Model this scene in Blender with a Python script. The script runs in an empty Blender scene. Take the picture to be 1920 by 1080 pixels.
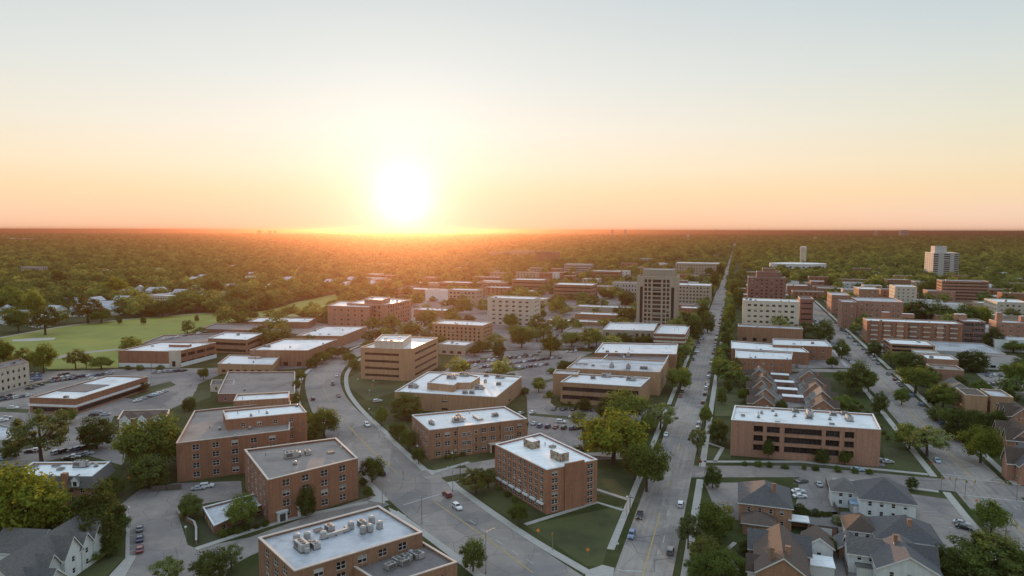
import bpy, bmesh, math, random
from math import radians as R, sin, cos, atan, atan2, hypot, pi
from mathutils import Vector, Matrix, geometry
sc = bpy.context.scene
COL = sc.collection
rnd = random.Random(7)
F = 1280.0; HOR = 431.8; H = 90.0
# ------------------------------------------------------------------ camera
PITCH = atan((540 - HOR) / F); ROLL = R(0.12)
CM = Matrix.Rotation(pi / 2 - PITCH, 3, 'X') @ Matrix.Rotation(ROLL, 3, 'Z')
CMI = CM.transposed()
cam = bpy.data.cameras.new('camera'); camo = bpy.data.objects.new('camera', cam); COL.objects.link(camo)
cam.sensor_width = 36; cam.lens = 36 * F / 1920; cam.clip_start = 1; cam.clip_end = 3e5
camo.matrix_world = Matrix.Translation((0, 0, H)) @ CM.to_4x4()
sc.camera = camo
def ray(px, py): return CM @ Vector(((px - 960) / F, -(py - 540) / F, -1))
def P(px, py, z=0.0):                     # where the sight line of a photo pixel meets height z
    d = ray(px, py); t = (z - H) / d.z
    return Vector((d.x * t, d.y * t, z))
def HT(px, yt, yb):                       # height of a vertical edge seen from yb (ground) up to yt
    g = P(px, yb); d = ray(px, yt)
    return H + d.z / hypot(d.x, d.y) * hypot(g.x, g.y)
def S(p):                                 # world -> photo pixel
    v = CMI @ (Vector((p[0], p[1], p[2] if len(p) > 2 else 0)) - Vector((0, 0, H)))
    return (960 + F * v.x / -v.z, 540 - F * v.y / -v.z)
GA = atan((1383 - 960) / F)               # heading of the town's street grid
U = Vector((cos(GA), -sin(GA))); V = Vector((sin(GA), cos(GA)))
SUNAZ = atan((757 - 960) / F); SUNEL = R(2.6)
SUN = Vector((sin(SUNAZ) * cos(SUNEL), cos(SUNAZ) * cos(SUNEL), sin(SUNEL)))
# ------------------------------------------------------------------ materials
MATS = {}
def nodes(name):
    m = bpy.data.materials.new(name); m.use_nodes = True
    MATS[name] = m
    return m, m.node_tree, m.node_tree.nodes['Principled BSDF']
def N(nt, t, **k):
    n = nt.nodes.new(t)
    for a, b in k.items(): setattr(n, a, b)
    return n
def noise(nt, vec, scale, detail=4, rough=.6):
    n = N(nt, 'ShaderNodeTexNoise'); n.inputs['Scale'].default_value = scale; n.inputs['Detail'].default_value = detail
    n.inputs['Roughness'].default_value = rough; nt.links.new(vec, n.inputs['Vector']); return n.outputs['Fac']
def mrange(nt, val, a, b, c, d):
    n = N(nt, 'ShaderNodeMapRange'); nt.links.new(val, n.inputs[0])
    for i, x in enumerate((a, b, c, d)): n.inputs[i + 1].default_value = x
    return n.outputs[0]
def mulc(nt, col, fac):                   # colour * scalar
    n = N(nt, 'ShaderNodeVectorMath', operation='SCALE')
    if isinstance(col, tuple): n.inputs[0].default_value = col[:3]
    else: nt.links.new(col, n.inputs[0])
    nt.links.new(fac, n.inputs['Scale']); return n.outputs[0]
def mixc(nt, fac, a, b):
    n = N(nt, 'ShaderNodeMix', data_type='RGBA')
    nt.links.new(fac, n.inputs[0])
    for s, x in ((n.inputs[6], a), (n.inputs[7], b)):
        if isinstance(x, tuple): s.default_value = (*x[:3], 1)
        else: nt.links.new(x, s)
    return n.outputs[2]
def math_(nt, op, a, b=None):
    n = N(nt, 'ShaderNodeMath', operation=op)
    for i, x in enumerate((a, b)):
        if x is None: continue
        if isinstance(x, (int, float)): n.inputs[i].default_value = x
        else: nt.links.new(x, n.inputs[i])
    return n.outputs[0]
def objvec(nt, world=False):
    if world:
        return N(nt, 'ShaderNodeNewGeometry').outputs['Position']
    return N(nt, 'ShaderNodeTexCoord').outputs['Object']
def surf(name, col, rough=.85, var=.18, scale=.6, world=False, patch=0, lane=0, stain=None, stain_scale=.12, stain_t=(.52, .68), objvar=.12, streak=0, seams=None, metal=0, spec=None, crack=0):
    m, nt, b = nodes(name)
    v = objvec(nt, world)
    f = mrange(nt, noise(nt, v, scale, 6), .25, .75, 1 - var, 1 + var)
    c = mulc(nt, col, f)
    if stain:
        s = mrange(nt, noise(nt, v, stain_scale, 5), stain_t[0], stain_t[1], 0, 1)
        c = mixc(nt, s, c, stain)
    if streak:
        mp = N(nt, 'ShaderNodeMapping'); mp.inputs['Scale'].default_value = (1.3, 1.3, .07); nt.links.new(v, mp.inputs[0])
        c = mulc(nt, c, mrange(nt, noise(nt, mp.outputs[0], 1.0, 4), .3, .7, 1 - streak, 1 + streak))
    if seams:
        br = N(nt, 'ShaderNodeTexBrick'); br.inputs['Scale'].default_value = 1; br.inputs['Mortar Size'].default_value = seams[1]
        br.inputs['Brick Width'].default_value = seams[0] * 6; br.inputs['Row Height'].default_value = seams[0]
        br.inputs['Color1'].default_value = (1, 1, 1, 1); br.inputs['Color2'].default_value = (.93, .93, .93, 1); br.inputs['Mortar'].default_value = (*[seams[2]] * 3, 1)
        mp = N(nt, 'ShaderNodeMapping'); mp.inputs['Rotation'].default_value = (0, 0, -GA); nt.links.new(v, mp.inputs[0])
        nt.links.new(mp.outputs[0], br.inputs['Vector'])
        n = N(nt, 'ShaderNodeVectorMath', operation='MULTIPLY'); nt.links.new(c, n.inputs[0]); nt.links.new(br.outputs[0], n.inputs[1]); c = n.outputs[0]
    if lane:
        mp = N(nt, 'ShaderNodeMapping', vector_type='TEXTURE'); mp.inputs['Rotation'].default_value = (0, 0, -GA); mp.inputs['Scale'].default_value = (1.1, 60, 1); nt.links.new(v, mp.inputs[0])
        c = mulc(nt, c, mrange(nt, noise(nt, mp.outputs[0], 1.0, 3), .32, .68, 1 - lane, 1 + lane))
    if patch:
        vp_ = N(nt, 'ShaderNodeTexVoronoi', distance='CHEBYCHEV'); vp_.inputs['Scale'].default_value = .07; mp = N(nt, 'ShaderNodeMapping'); mp.inputs['Rotation'].default_value = (0, 0, -GA); mp.inputs['Scale'].default_value = (1, .45, 1); nt.links.new(v, mp.inputs[0]); nt.links.new(mp.outputs[0], vp_.inputs['Vector'])
        sx = N(nt, 'ShaderNodeSeparateColor'); nt.links.new(vp_.outputs['Color'], sx.inputs[0]); c = mulc(nt, c, mrange(nt, sx.outputs[0], 0, 1, 1 - patch, 1 + patch))
    if crack:
        vo = N(nt, 'ShaderNodeTexVoronoi', feature='DISTANCE_TO_EDGE'); vo.inputs['Scale'].default_value = .11; nt.links.new(v, vo.inputs['Vector'])
        c = mulc(nt, c, mrange(nt, vo.outputs['Distance'], 0, .012, 1 - crack, 1))
    if objvar:
        c = mulc(nt, c, mrange(nt, N(nt, 'ShaderNodeObjectInfo').outputs['Random'], 0, 1, 1 - objvar, 1 + objvar))
    nt.links.new(c, b.inputs['Base Color'])
    b.inputs['Roughness'].default_value = rough; b.inputs['Metallic'].default_value = metal
    if spec is not None: b.inputs['Specular IOR Level'].default_value = spec
    return m
surf('brick_red', (.32, .150, .085), .9, .24, 2.2, streak=.18, stain=(.27, .12, .08), stain_scale=.25)
surf('brick_brown', (.33, .180, .105), .9, .24, 2.2, streak=.18, stain=(.30, .14, .09), stain_scale=.25)
surf('brick_tan', (.41, .245, .14), .9, .24, 2.2, streak=.18)
surf('brick_dark', (.25, .13, .10), .9, .24, 2.2, streak=.18)
surf('brick_pink', (.37, .195, .130), .9, .24, 2.2, streak=.18)
surf('concrete_cream', (.60, .52, .42), .85, .10, .8, streak=.14)
surf('concrete_tan', (.41, .335, .25), .85, .10, .8, streak=.14)
surf('tower_concrete', (.38, .31, .23), .85, .12, .8, streak=.16)
surf('tower_grey', (.47, .45, .43), .85, .10, .8, streak=.14)
surf('stucco_white', (.70, .70, .68), .8, .07, .8, streak=.1)
surf('stone_grey', (.42, .40, .38), .9, .12, .8)
surf('rubble_stone', (.36, .28, .20), .95, .55, 1.6, stain=(.16, .12, .09), stain_scale=.9, stain_t=(.48, .56))
surf('roof_white', (.87, .87, .87), .45, .07, .35, stain=(.47, .46, .45), stain_scale=.09, stain_t=(.54, .74), seams=(3.0, .07, .72), objvar=.08)
surf('roof_silver', (.52, .53, .56), .45, .16, .35, stain=(.30, .30, .32), stain_scale=.11, stain_t=(.47, .66), seams=(2.6, .05, .82), objvar=.06)
surf('roof_grey', (.285, .240, .215), .85, .16, .4, stain=(.19, .16, .145), stain_scale=.10, seams=(2.5, .05, .86), objvar=.12)
surf('roof_gravel', (.22, .19, .18), .95, .2, 2.0, stain=(.15, .13, .12), stain_scale=.1)
surf('coping', (.62, .50, .42), .7, .1, 1.0)
surf('coping_white', (.74, .74, .74), .7, .08, 1.0)
surf('shingle_grey', (.16, .145, .135), .9, .25, 1.6, seams=(.6, .05, .8))
surf('shingle_slate', (.115, .108, .110), .88, .25, 1.6, seams=(.6, .05, .8))
surf('shingle_brown', (.115, .08, .062), .9, .25, 1.6, seams=(.6, .05, .8))
surf('metal_unit', (.40, .38, .36), .45, .15, 2, metal=.3)
surf('metal_dark', (.12, .115, .11), .6, .2, 2)
surf('frame_white', (.72, .70, .66), .6, .05, 2)
surf('frame_dark', (.06, .055, .05), .6, .1, 2)
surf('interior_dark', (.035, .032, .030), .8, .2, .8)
surf('curtain', (.42, .40, .37), .7, .25, 1.2, objvar=.4)
surf('asphalt', (.295, .243, .212), .9, .16, .25, True, patch=.14, stain=(.19, .17, .165), stain_scale=.035, stain_t=(.45, .62), objvar=0, crack=.4)
surf('road_concrete', (.315, .264, .230), .88, .13, .25, True, patch=.15, lane=.13, stain=(.215, .195, .185), stain_scale=.045, stain_t=(.48, .64), objvar=0, crack=.45)
surf('road_boulevard', (.315, .264, .230), .88, .13, .25, True, patch=.15, stain=(.215, .195, .185), stain_scale=.045, stain_t=(.48, .64), objvar=0, crack=.45)
surf('pavement', (.46, .42, .375), .9, .10, .6, True, seams=(1.6, .05, .8), objvar=0)
surf('road_yellow', (.50, .33, .10), .8, .3, .8, True, objvar=0)
surf('road_white', (.46, .45, .43), .8, .3, .8, True, objvar=0)
surf('lawn', (.090, .098, .027), .95, .25, .12, True, stain=(.050, .056, .017), stain_scale=.06, stain_t=(.42, .60), objvar=0)
surf('golf_grass', (.27, .28, .055), .95, .18, .05, True, stain=(.38, .34, .065), stain_scale=.012, stain_t=(.52, .72), objvar=0)
surf('sand', (.55, .48, .40), .95, .1, .3, True, objvar=0)
surf('gravel_path', (.42, .36, .30), .95, .12, .3, True, objvar=0)
surf('bark', (.09, .065, .048), .95, .25, 2.0)
surf('rubber', (.02, .02, .02), .9, .1, 2)
surf('chrome', (.6, .6, .6), .3, .05, 2, metal=.8)
surf('pole_metal', (.30, .28, .26), .5, .1, 2, metal=.4)
surf('wood_pole', (.13, .10, .08), .9, .2, 2)
surf('sign_orange', (.85, .24, .04), .5, .05, 2)
surf('sign_blue', (.06, .16, .5), .5, .05, 2)
surf('signal_yellow', (.5, .30, .05), .5, .05, 2)
surf('awning_blue', (.32, .42, .55), .6, .08, 1)
for nm, c in dict(white=(.75, .75, .75), silver=(.45, .46, .48), black=(.02, .02, .022), grey=(.14, .145, .15), blue=(.12, .19, .33), red=(.22, .035, .03), pale_blue=(.45, .62, .72), dark_blue=(.03, .05, .11)).items():
    m = surf('paint_' + nm, c, .3, .04, 1, objvar=0); m.node_tree.nodes['Principled BSDF'].inputs['Coat Weight'].default_value = .5
def glassmat(name, col, rough):
    m, nt, b = nodes(name)
    v = objvec(nt)
    c = mulc(nt, col, mrange(nt, noise(nt, v, .5, 3), .3, .7, .6, 1.5))
    c = mulc(nt, c, mrange(nt, N(nt, 'ShaderNodeObjectInfo').outputs['Random'], 0, 1, .5, 1.6))
    nt.links.new(c, b.inputs['Base Color']); b.inputs['Roughness'].default_value = rough; b.inputs['IOR'].default_value = 1.5
glassmat('glass_dark', (.022, .021, .022), .12)
glassmat('glass_warm', (.035, .024, .018), .2)
glassmat('car_glass', (.03, .034, .038), .08)
def leafmat(name, col, trans, tint):
    m, nt, b = nodes(name); nt.nodes.remove(b)
    out = nt.nodes['Material Output']
    g = N(nt, 'ShaderNodeNewGeometry'); oi = N(nt, 'ShaderNodeObjectInfo')
    c = mulc(nt, col, mrange(nt, g.outputs['Random Per Island'], 0, 1, .72, 1.3))
    c = mixc(nt, mrange(nt, oi.outputs['Random'], 0, 1, 0, .9), c, mulc(nt, tint, mrange(nt, g.outputs['Random Per Island'], 0, 1, .72, 1.3)))
    wn = N(nt, 'ShaderNodeTexWhiteNoise', noise_dimensions='1D'); nt.links.new(oi.outputs['Random'], wn.inputs['W']); c = mulc(nt, c, mrange(nt, wn.outputs['Value'], 0, 1, .68, 1.3))
    d = N(nt, 'ShaderNodeBsdfDiffuse'); t = N(nt, 'ShaderNodeBsdfTranslucent'); mx = N(nt, 'ShaderNodeMixShader'); mx.inputs[0].default_value = trans
    nt.links.new(c, d.inputs[0]); nt.links.new(mulc(nt, c, math_(nt, 'ADD', 1.25, 0)), t.inputs[0])
    nt.links.new(d.outputs[0], mx.inputs[1]); nt.links.new(t.outputs[0], mx.inputs[2]); nt.links.new(mx.outputs[0], out.inputs[0])
leafmat('leaf_green', (0.173, 0.211, 0.046), .45, (0.141, 0.179, 0.046))
leafmat('leaf_olive', (0.192, 0.179, 0.045), .45, (0.128, 0.134, 0.036))
leafmat('leaf_gold', (0.200, 0.215, 0.034), .45, (0.158, 0.184, 0.036))
leafmat('leaf_dark', (0.109, 0.141, 0.038), .40, (0.128, 0.141, 0.038))
leafmat('leaf_pale', (0.179, 0.218, 0.070), .45, (0.205, 0.218, 0.083))
leafmat('leaf_wood', (.135, .185, .055), .5, (.31, .32, .085))
def mats(o, *names):
    for n in names: o.data.materials.append(MATS[n])
# ------------------------------------------------------------------ object helpers
def empty(name, loc, label=None, cat=None, group=None, rz=0):
    o = bpy.data.objects.new(name, None); COL.objects.link(o); o.location = loc; o.rotation_euler = (0, 0, rz)
    o.empty_display_size = .5
    return tag(o, label, cat, group)
def tag(o, label=None, cat=None, group=None, kind=None):
    for k, v in (('label', label), ('category', cat), ('group', group), ('kind', kind)):
        if v: o[k] = v
    return o
class MB:
    """collects faces for one mesh object"""
    def __init__(s): s.v = []; s.f = []; s.m = []
    def face(s, pts, mi=0):
        i = len(s.v); s.v += [tuple(p) for p in pts]; s.f.append(tuple(range(i, i + len(pts)))); s.m.append(mi)
    def box(s, x0, x1, y0, y1, z0, z1, mi=0, tf=None, bottom=False, taper=0):
        a = [(x0, y0, z0), (x1, y0, z0), (x1, y1, z0), (x0, y1, z0)]
        b = [(x0 + taper, y0 + taper, z1), (x1 - taper, y0 + taper, z1), (x1 - taper, y1 - taper, z1), (x0 + taper, y1 - taper, z1)]
        if tf: a = [tf(p) for p in a]; b = [tf(p) for p in b]
        s.face(b, mi)
        for i in range(4): j = (i + 1) % 4; s.face([a[i], a[j], b[j], b[i]], mi)
        if bottom: s.face(a[::-1], mi)
    def prism(s, poly, z0, z1, mi=0, top=True, mt=None):
        n = len(poly)
        for i in range(n):
            p, q = poly[i], poly[(i + 1) % n]
            s.face([(p[0], p[1], z0), (q[0], q[1], z0), (q[0], q[1], z1), (p[0], p[1], z1)], mi)
        if top: s.flat(poly, z1, mi if mt is None else mt)
    def flat(s, poly, z, mi=0):
        for t in geometry.tessellate_polygon([[Vector((p[0], p[1], 0)) for p in poly]]):
            pts = [(poly[i][0], poly[i][1], z) for i in t]
            a = (pts[1][0] - pts[0][0]) * (pts[2][1] - pts[0][1]) - (pts[1][1] - pts[0][1]) * (pts[2][0] - pts[0][0])
            s.face(pts if a > 0 else pts[::-1], mi)
    def cyl(s, p, q, r0, r1, n=8, mi=0, cap=True):
        p = Vector(p); q = Vector(q); d = (q - p).normalized()
        a = d.orthogonal().normalized(); b = d.cross(a)
        A = [p + (a * cos(2 * pi * i / n) + b * sin(2 * pi * i / n)) * r0 for i in range(n)]
        B = [q + (a * cos(2 * pi * i / n) + b * sin(2 * pi * i / n)) * r1 for i in range(n)]
        for i in range(n): j = (i + 1) % n; s.face([A[i], A[j], B[j], B[i]], mi)
        if cap: s.face(B, mi); s.face(A[::-1], mi)
    def mesh(s, name, *mn):
        me = bpy.data.meshes.new(name); me.from_pydata(s.v, [], s.f)
        for n in mn: me.materials.append(MATS[n])
        me.polygons.foreach_set('material_index', s.m)
        me.update(); return me
    def build(s, name, mn, parent=None, loc=(0, 0, 0)):
        if isinstance(mn, str): mn = (mn,)
        return link(name, s.mesh(name, *mn), parent, loc)
def link(name, me, parent=None, loc=(0, 0, 0), rz=0):
    o = bpy.data.objects.new(name, me); COL.objects.link(o); o.location = loc
    if rz: o.rotation_euler = (0, 0, rz)
    if parent: o.parent = parent
    return o
def area(poly): return sum(poly[i][0] * poly[(i + 1) % len(poly)][1] - poly[(i + 1) % len(poly)][0] * poly[i][1] for i in range(len(poly))) / 2
def offset(poly, d):                      # d > 0 grows a counter-clockwise outline
    n = len(poly); out = []
    for i in range(n):
        p0, p1, p2 = Vector(poly[i - 1]), Vector(poly[i]), Vector(poly[(i + 1) % n])
        a = (p1 - p0).normalized(); b = (p2 - p1).normalized()
        na = Vector((a.y, -a.x)); nb = Vector((b.y, -b.x))
        k = (na + nb); l = max(.35, 1 + na.dot(nb)); out.append(p1 + k * (d / l))
    return out
def inside(p, poly):
    r = False; n = len(poly)
    for i in range(n):
        a, b = poly[i], poly[(i + 1) % n]
        if (a[1] > p[1]) != (b[1] > p[1]) and p[0] < (b[0] - a[0]) * (p[1] - a[1]) / (b[1] - a[1]) + a[0]: r = not r
    return r
FOOT = []                                  # outlines that trees keep clear of
ANCH = []                                  # (phrase, world position) used to say where a thing stands
# ------------------------------------------------------------------ windows
WCACHE = {}
def window_mesh(w, h, kind, var):
    k = (round(w, 2), round(h, 2), kind, var)
    if k in WCACHE: return WCACHE[k]
    fm = {'white': 'frame_white', 'dark': 'frame_dark', 'cream': 'concrete_cream', 'bronze': 'frame_dark', 'ribbon': 'frame_dark'}[kind]
    f = MB(); t = .09 if kind != 'ribbon' else .07
    y0, y1 = .06, .16
    f.box(0, w, y0, y1, 0, t, bottom=True); f.box(0, w, y0, y1, h - t, h, bottom=True)
    f.box(0, t, y0, y1, t, h - t); f.box(w - t, w, y0, y1, t, h - t)
    n = max(1, round(w / (1.0 if kind != 'ribbon' else 1.6)))
    for i in range(1, n): f.box(w * i / n - t / 2, w * i / n + t / 2, y0 + .01, y1, t, h - t)
    if kind == 'white': f.box(t, w - t, y0 + .015, y1, h * .5 - .035, h * .5 + .035, bottom=True)
    p = MB()
    gm = ('glass_dark', 'glass_warm', 'glass_dark')[var]
    p.face([(t, .13, t), (w - t, .13, t), (w - t, .13, h - t), (t, .13, h - t)])
    if var == 2:                            # blind drawn half way, just in front of the pane's middle
        p.face([(t, .125, h * .45), (w - t, .125, h * .45), (w - t, .125, h - t), (t, .125, h - t)], 1)
    A = f.mesh('window', fm); B = p.mesh('pane', gm, 'curtain')
    C = MB(); C.v = f.v + p.v; C.f = f.f + [tuple(i + len(f.v) for i in q) for q in p.f]; C.m = f.m + [m + 1 for m in p.m]
    WCACHE[k] = (A, B, C.mesh('window', fm, gm, 'curtain'), C)
    return WCACHE[k]
class Fac:
    """facade: rows of openings. kind punch | ribbon | bays | none"""
    def __init__(s, kind='punch', n=3, w=1.3, h=1.5, sp=3.4, m=1.5, sill=1.0, z0=0., z1=None, frame='white', depth=.25, bays=None, near=False, skip=0, top=1.0):
        s.__dict__.update(locals())
    def openings(s, L, z0, z1):
        a = z0 + s.z0; b = (z1 - s.top) if s.z1 is None else z0 + s.z1
        if s.kind == 'none' or L < 2.2 or b - a < 1.5: return []
        fh = (b - a) / s.n; o = []
        if s.kind == 'punch':
            k = max(1, int((L - 2 * s.m + (s.sp - s.w)) / s.sp)); sp = (L - 2 * s.m) / k if k else L
            us = [(s.m + sp * (i + .5) - s.w / 2, s.w) for i in range(k)]
        elif s.kind == 'ribbon': us = [(s.m, L - 2 * s.m)]
        else: us = [(L * x, L * (y - x)) for x, y in s.bays]
        hh = min(s.h, fh * .82)
        for r in range(s.n):
            zb = a + fh * r + min(s.sill, fh - hh - .1)
            for u, w in us:
                if s.skip and rnd.random() < s.skip: continue
                if w > .3: o.append((u, zb, w, hh))
        return o
NOFAC = Fac('none')
def wall_faces(mb, p0, p1, z0, z1, ops, depth, mi=0):
    p0 = Vector(p0); p1 = Vector(p1); L = (p1 - p0).length; d = (p1 - p0) / L; inn = Vector((-d.y, d.x))
    def pt(u, z, k=0): q = p0 + d * u + inn * k; return (q.x, q.y, z)
    us = sorted({0., L} | {round(o[0], 3) for o in ops} | {round(o[0] + o[2], 3) for o in ops})
    rows = sorted({z0, z1} | {round(o[1], 3) for o in ops} | {round(o[1] + o[3], 3) for o in ops})
    for za, zb in zip(rows, rows[1:]):
        zc = (za + zb) / 2
        act = [o for o in ops if o[1] < zc < o[1] + o[3]]
        if not act: mb.face([pt(0, za), pt(L, za), pt(L, zb), pt(0, zb)], mi); continue
        act.sort(); u = 0.
        for o in act:
            if o[0] > u + 1e-3: mb.face([pt(u, za), pt(o[0], za), pt(o[0], zb), pt(u, zb)], mi)
            u = o[0] + o[2]
        if u < L - 1e-3: mb.face([pt(u, za), pt(L, za), pt(L, zb), pt(u, zb)], mi)
    for (u, z, w, h) in ops:
        c = [(u, z), (u + w, z), (u + w, z + h), (u, z + h)]
        for i in range(4):
            a, b = c[i], c[(i + 1) % 4]
            mb.face([pt(*a), pt(*b), pt(*b, depth), pt(*a, depth)][::-1], mi)
def add_windows(root, ws, near):
    """ws: (matrix position, angle, w, h, kind)"""
    ws.sort(key=lambda t: -t[2] * t[3])
    extra = MB()
    for i, (loc, ang, w, h, kind, dep) in enumerate(ws):
        var = rnd.choice((0, 0, 1, 1, 2)) if kind != 'ribbon' else rnd.choice((0, 1))
        A, B, C, raw = window_mesh(w, h, kind, var)
        if i < 100:
            if near:
                f = link('window', A, root, loc, ang); link('pane', B, f)
            else: link('window', C, root, loc, ang)
        else:
            c, s_ = cos(ang), sin(ang)
            k = len(extra.v)
            extra.v += [(loc[0] + c * v[0] - s_ * v[1], loc[1] + s_ * v[0] + c * v[1], loc[2] + v[2]) for v in raw.v]
            extra.f += [tuple(j + k for j in q) for q in raw.f]; extra.m += raw.m
    if extra.v:
        tag(extra.build('small_windows', ('frame_dark', 'glass_dark', 'curtain'), root), kind='stuff')
# ------------------------------------------------------------------ roof equipment
UC = {}
def unit_mesh(t):
    if t in UC: return UC[t]
    b = MB(); n = 'rooftop_unit'
    if t == 'ac':
        b.box(-1.2, 1.2, -.8, .8, 0, .2, 1); b.box(-1.1, 1.1, -.75, .75, .2, 1.35, 0)
        b.box(-.9, .9, -.78, -.75, .35, 1.15, 1)
        for x in (-.5, .5): b.cyl((x, 0, 1.35), (x, 0, 1.5), .4, .4, 12, 1)
    elif t == 'big':
        b.box(-2.0, 2.0, -1.1, 1.1, 0, .3, 1); b.box(-1.9, 1.9, -1.0, 1.0, .3, 1.9, 0, taper=.05)
        b.box(1.9, 2.9, -.5, .5, .5, 1.3, 0); b.box(-1.6, .2, -1.04, -1.0, .6, 1.6, 1)
        for x in (-1.1, 0, 1.1): b.cyl((x, 0, 1.9), (x, 0, 2.1), .42, .42, 12, 1)
    elif t == 'fan':
        b.box(-.5, .5, -.5, .5, 0, .3, 1); b.cyl((0, 0, .3), (0, 0, .9), .35, .35, 10, 0); b.cyl((0, 0, .9), (0, 0, 1.05), .62, .5, 12, 0); b.cyl((0, 0, 1.05), (0, 0, 1.2), .5, .15, 12, 0); n = 'exhaust_fan'
    elif t == 'tank':
        b.cyl((0, 0, .3), (0, 0, 1.7), .75, .75, 14, 0); b.cyl((0, 0, 1.7), (0, 0, 2.0), .75, .3, 14, 0)
        for i in range(4): b.box(-.6 + .9 * (i % 2), -.4 + .9 * (i % 2), -.6 + .9 * (i // 2), -.4 + .9 * (i // 2), 0, .4, 1)
        n = 'cooling_tank'
    elif t == 'pipe':
        b.cyl((0, 0, 0), (0, 0, .9), .16, .16, 8, 0); b.cyl((0, 0, .9), (0, 0, 1.05), .28, .2, 8, 0); n = 'vent_pipe'
    elif t == 'duct':
        b.box(-3, 3, -.35, .35, .35, 1.0, 0, bottom=True); b.box(2.3, 3, .35, 1.6, .35, 1.0, 0, bottom=True)
        for x in (-2.5, -.5, 1.5): b.box(x, x + .15, -.4, .4, 0, .35, 1)
        n = 'air_duct'
    elif t == 'hatch':
        b.box(-.9, .9, -.7, .7, 0, .5, 0); b.box(-1, 1, -.8, .8, .5, .62, 1, bottom=True); n = 'roof_hatch'
    UC[t] = (n, b.mesh(n, 'metal_unit', 'metal_dark')); return UC[t]
# ------------------------------------------------------------------ flat-roofed buildings
def block(root, poly, z0, z1, fac, wall, roof, coping='coping', par=.7, edgefac=None, units=0, upx=(), near=False, pents=(), wname='wall', kinds=('ac', 'fan', 'pipe', 'pipe', 'hatch'), copw=.30):
    """poly: world outline at the roof. edge i runs from corner i to corner i+1 as given."""
    o = Vector(root.location)
    pl = [Vector((p[0] - o.x, p[1] - o.y)) for p in poly]
    ids = list(range(len(pl)))
    if area(pl) < 0:
        pl.reverse(); n = len(pl); ids = [(n - 2 - i) % n for i in range(n)]
    FOOT.append([Vector((p.x + o.x, p.y + o.y)) for p in pl])
    mb = MB(); ws = []
    cam2 = Vector((-o.x, -o.y))
    for i in range(len(pl)):
        a, b = pl[i], pl[(i + 1) % len(pl)]
        L = (b - a).length; d = (b - a) / L; nor = Vector((d.y, -d.x))
        f = (edgefac or {}).get(ids[i], fac)
        if nor.dot(cam2 - (a + b) / 2) < -.02 * (cam2 - a).length: f = NOFAC
        fl = f if isinstance(f, (list, tuple)) else [f]
        ops = []
        for ff in fl:
            oo = ff.openings(L, z0, z1); ops += oo
            for (u, z, w, h) in oo:
                q = a + d * u
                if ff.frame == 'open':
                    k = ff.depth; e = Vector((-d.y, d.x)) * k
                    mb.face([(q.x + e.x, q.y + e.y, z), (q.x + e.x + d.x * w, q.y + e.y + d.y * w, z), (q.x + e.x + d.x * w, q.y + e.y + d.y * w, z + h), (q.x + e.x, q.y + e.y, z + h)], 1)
                else:
                    e = Vector((-d.y, d.x)) * max(0, ff.depth - .2); ws.append(((q.x + e.x, q.y + e.y, z), atan2(d.y, d.x), w, h, ff.frame, ff.depth))
        wall_faces(mb, a, b, z0, z1, ops, max([ff.depth for ff in fl]))
    inner = offset(pl, -.32)
    for i in range(len(pl)):
        a, b = inner[i], inner[(i + 1) % len(pl)]
        mb.face([(b.x, b.y, z1 - par), (a.x, a.y, z1 - par), (a.x, a.y, z1), (b.x, b.y, z1)])
    mb.build(wname, (wall, 'interior_dark'), root)
    rb = MB(); rb.flat(offset(pl, -.30), z1 - par); ro = rb.build('roof', roof, root)
    co = MB(); A = offset(pl, .08); B = offset(pl, -copw - .12)
    for i in range(len(pl)):
        j = (i + 1) % len(pl)
        a, b, c, d_ = A[i], A[j], B[j], B[i]
        co.face([(a.x, a.y, z1 + .12), (b.x, b.y, z1 + .12), (c.x, c.y, z1 + .12), (d_.x, d_.y, z1 + .12)])
        co.face([(a.x, a.y, z1 - .12), (b.x, b.y, z1 - .12), (b.x, b.y, z1 + .12), (a.x, a.y, z1 + .12)])
        co.face([(c.x, c.y, z1 - .1), (d_.x, d_.y, z1 - .1), (d_.x, d_.y, z1 + .12), (c.x, c.y, z1 + .12)])
    co.build('coping', coping, root)
    add_windows(root, ws, near)
    zr = z1 - par
    ang = atan2((pl[1] - pl[0]).y, (pl[1] - pl[0]).x)
    xs = [p.x for p in pl]; ys = [p.y for p in pl]; core = offset(pl, -1.6)
    pbox = []
    for (px, py, w, dd, hh, wm) in pents:
        c = P(px, py, zr) - o
        pm = MB(); ca, sa = cos(ang), sin(ang)
        tf = lambda p: (c.x + ca * p[0] - sa * p[1], c.y + sa * p[0] + ca * p[1], p[2])
        pm.box(-w / 2, w / 2, -dd / 2, dd / 2, zr - .05, zr + hh, 0, tf); pm.box(-w / 2 + .3, w / 2 - .3, -dd / 2 + .3, dd / 2 - .3, zr + hh, zr + hh + .04, 1, tf)
        pm.build('penthouse', (wm, roof), root); pbox.append((c.x, c.y, max(w, dd) * .7))
    for (px, py, t) in upx:
        q = P(px, py, zr) - o; n, me = unit_mesh(t); link(n, me, ro, (q.x, q.y, zr - .03), ang + rnd.choice((0, pi / 2, 0))).scale = (1.15, 1.15, 1.1)
    k = 0; tries = 0; placed = [(x, y, r) for x, y, r in pbox]
    while k < units and tries < 200:
        tries += 1
        q = Vector((rnd.uniform(min(xs), max(xs)), rnd.uniform(min(ys), max(ys))))
        if not inside(q, core) or any(hypot(q.x - x, q.y - y) < r + 1.6 for x, y, r in placed): continue
        n, me = unit_mesh(rnd.choice(kinds)); link(n, me, ro, (q.x, q.y, zr - .03), ang + rnd.choice((0, pi / 2))); k += 1; placed.append((q.x, q.y, 1.4))
    return ro
def hspec(h): return HT(*h) if isinstance(h, tuple) else h
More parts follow.
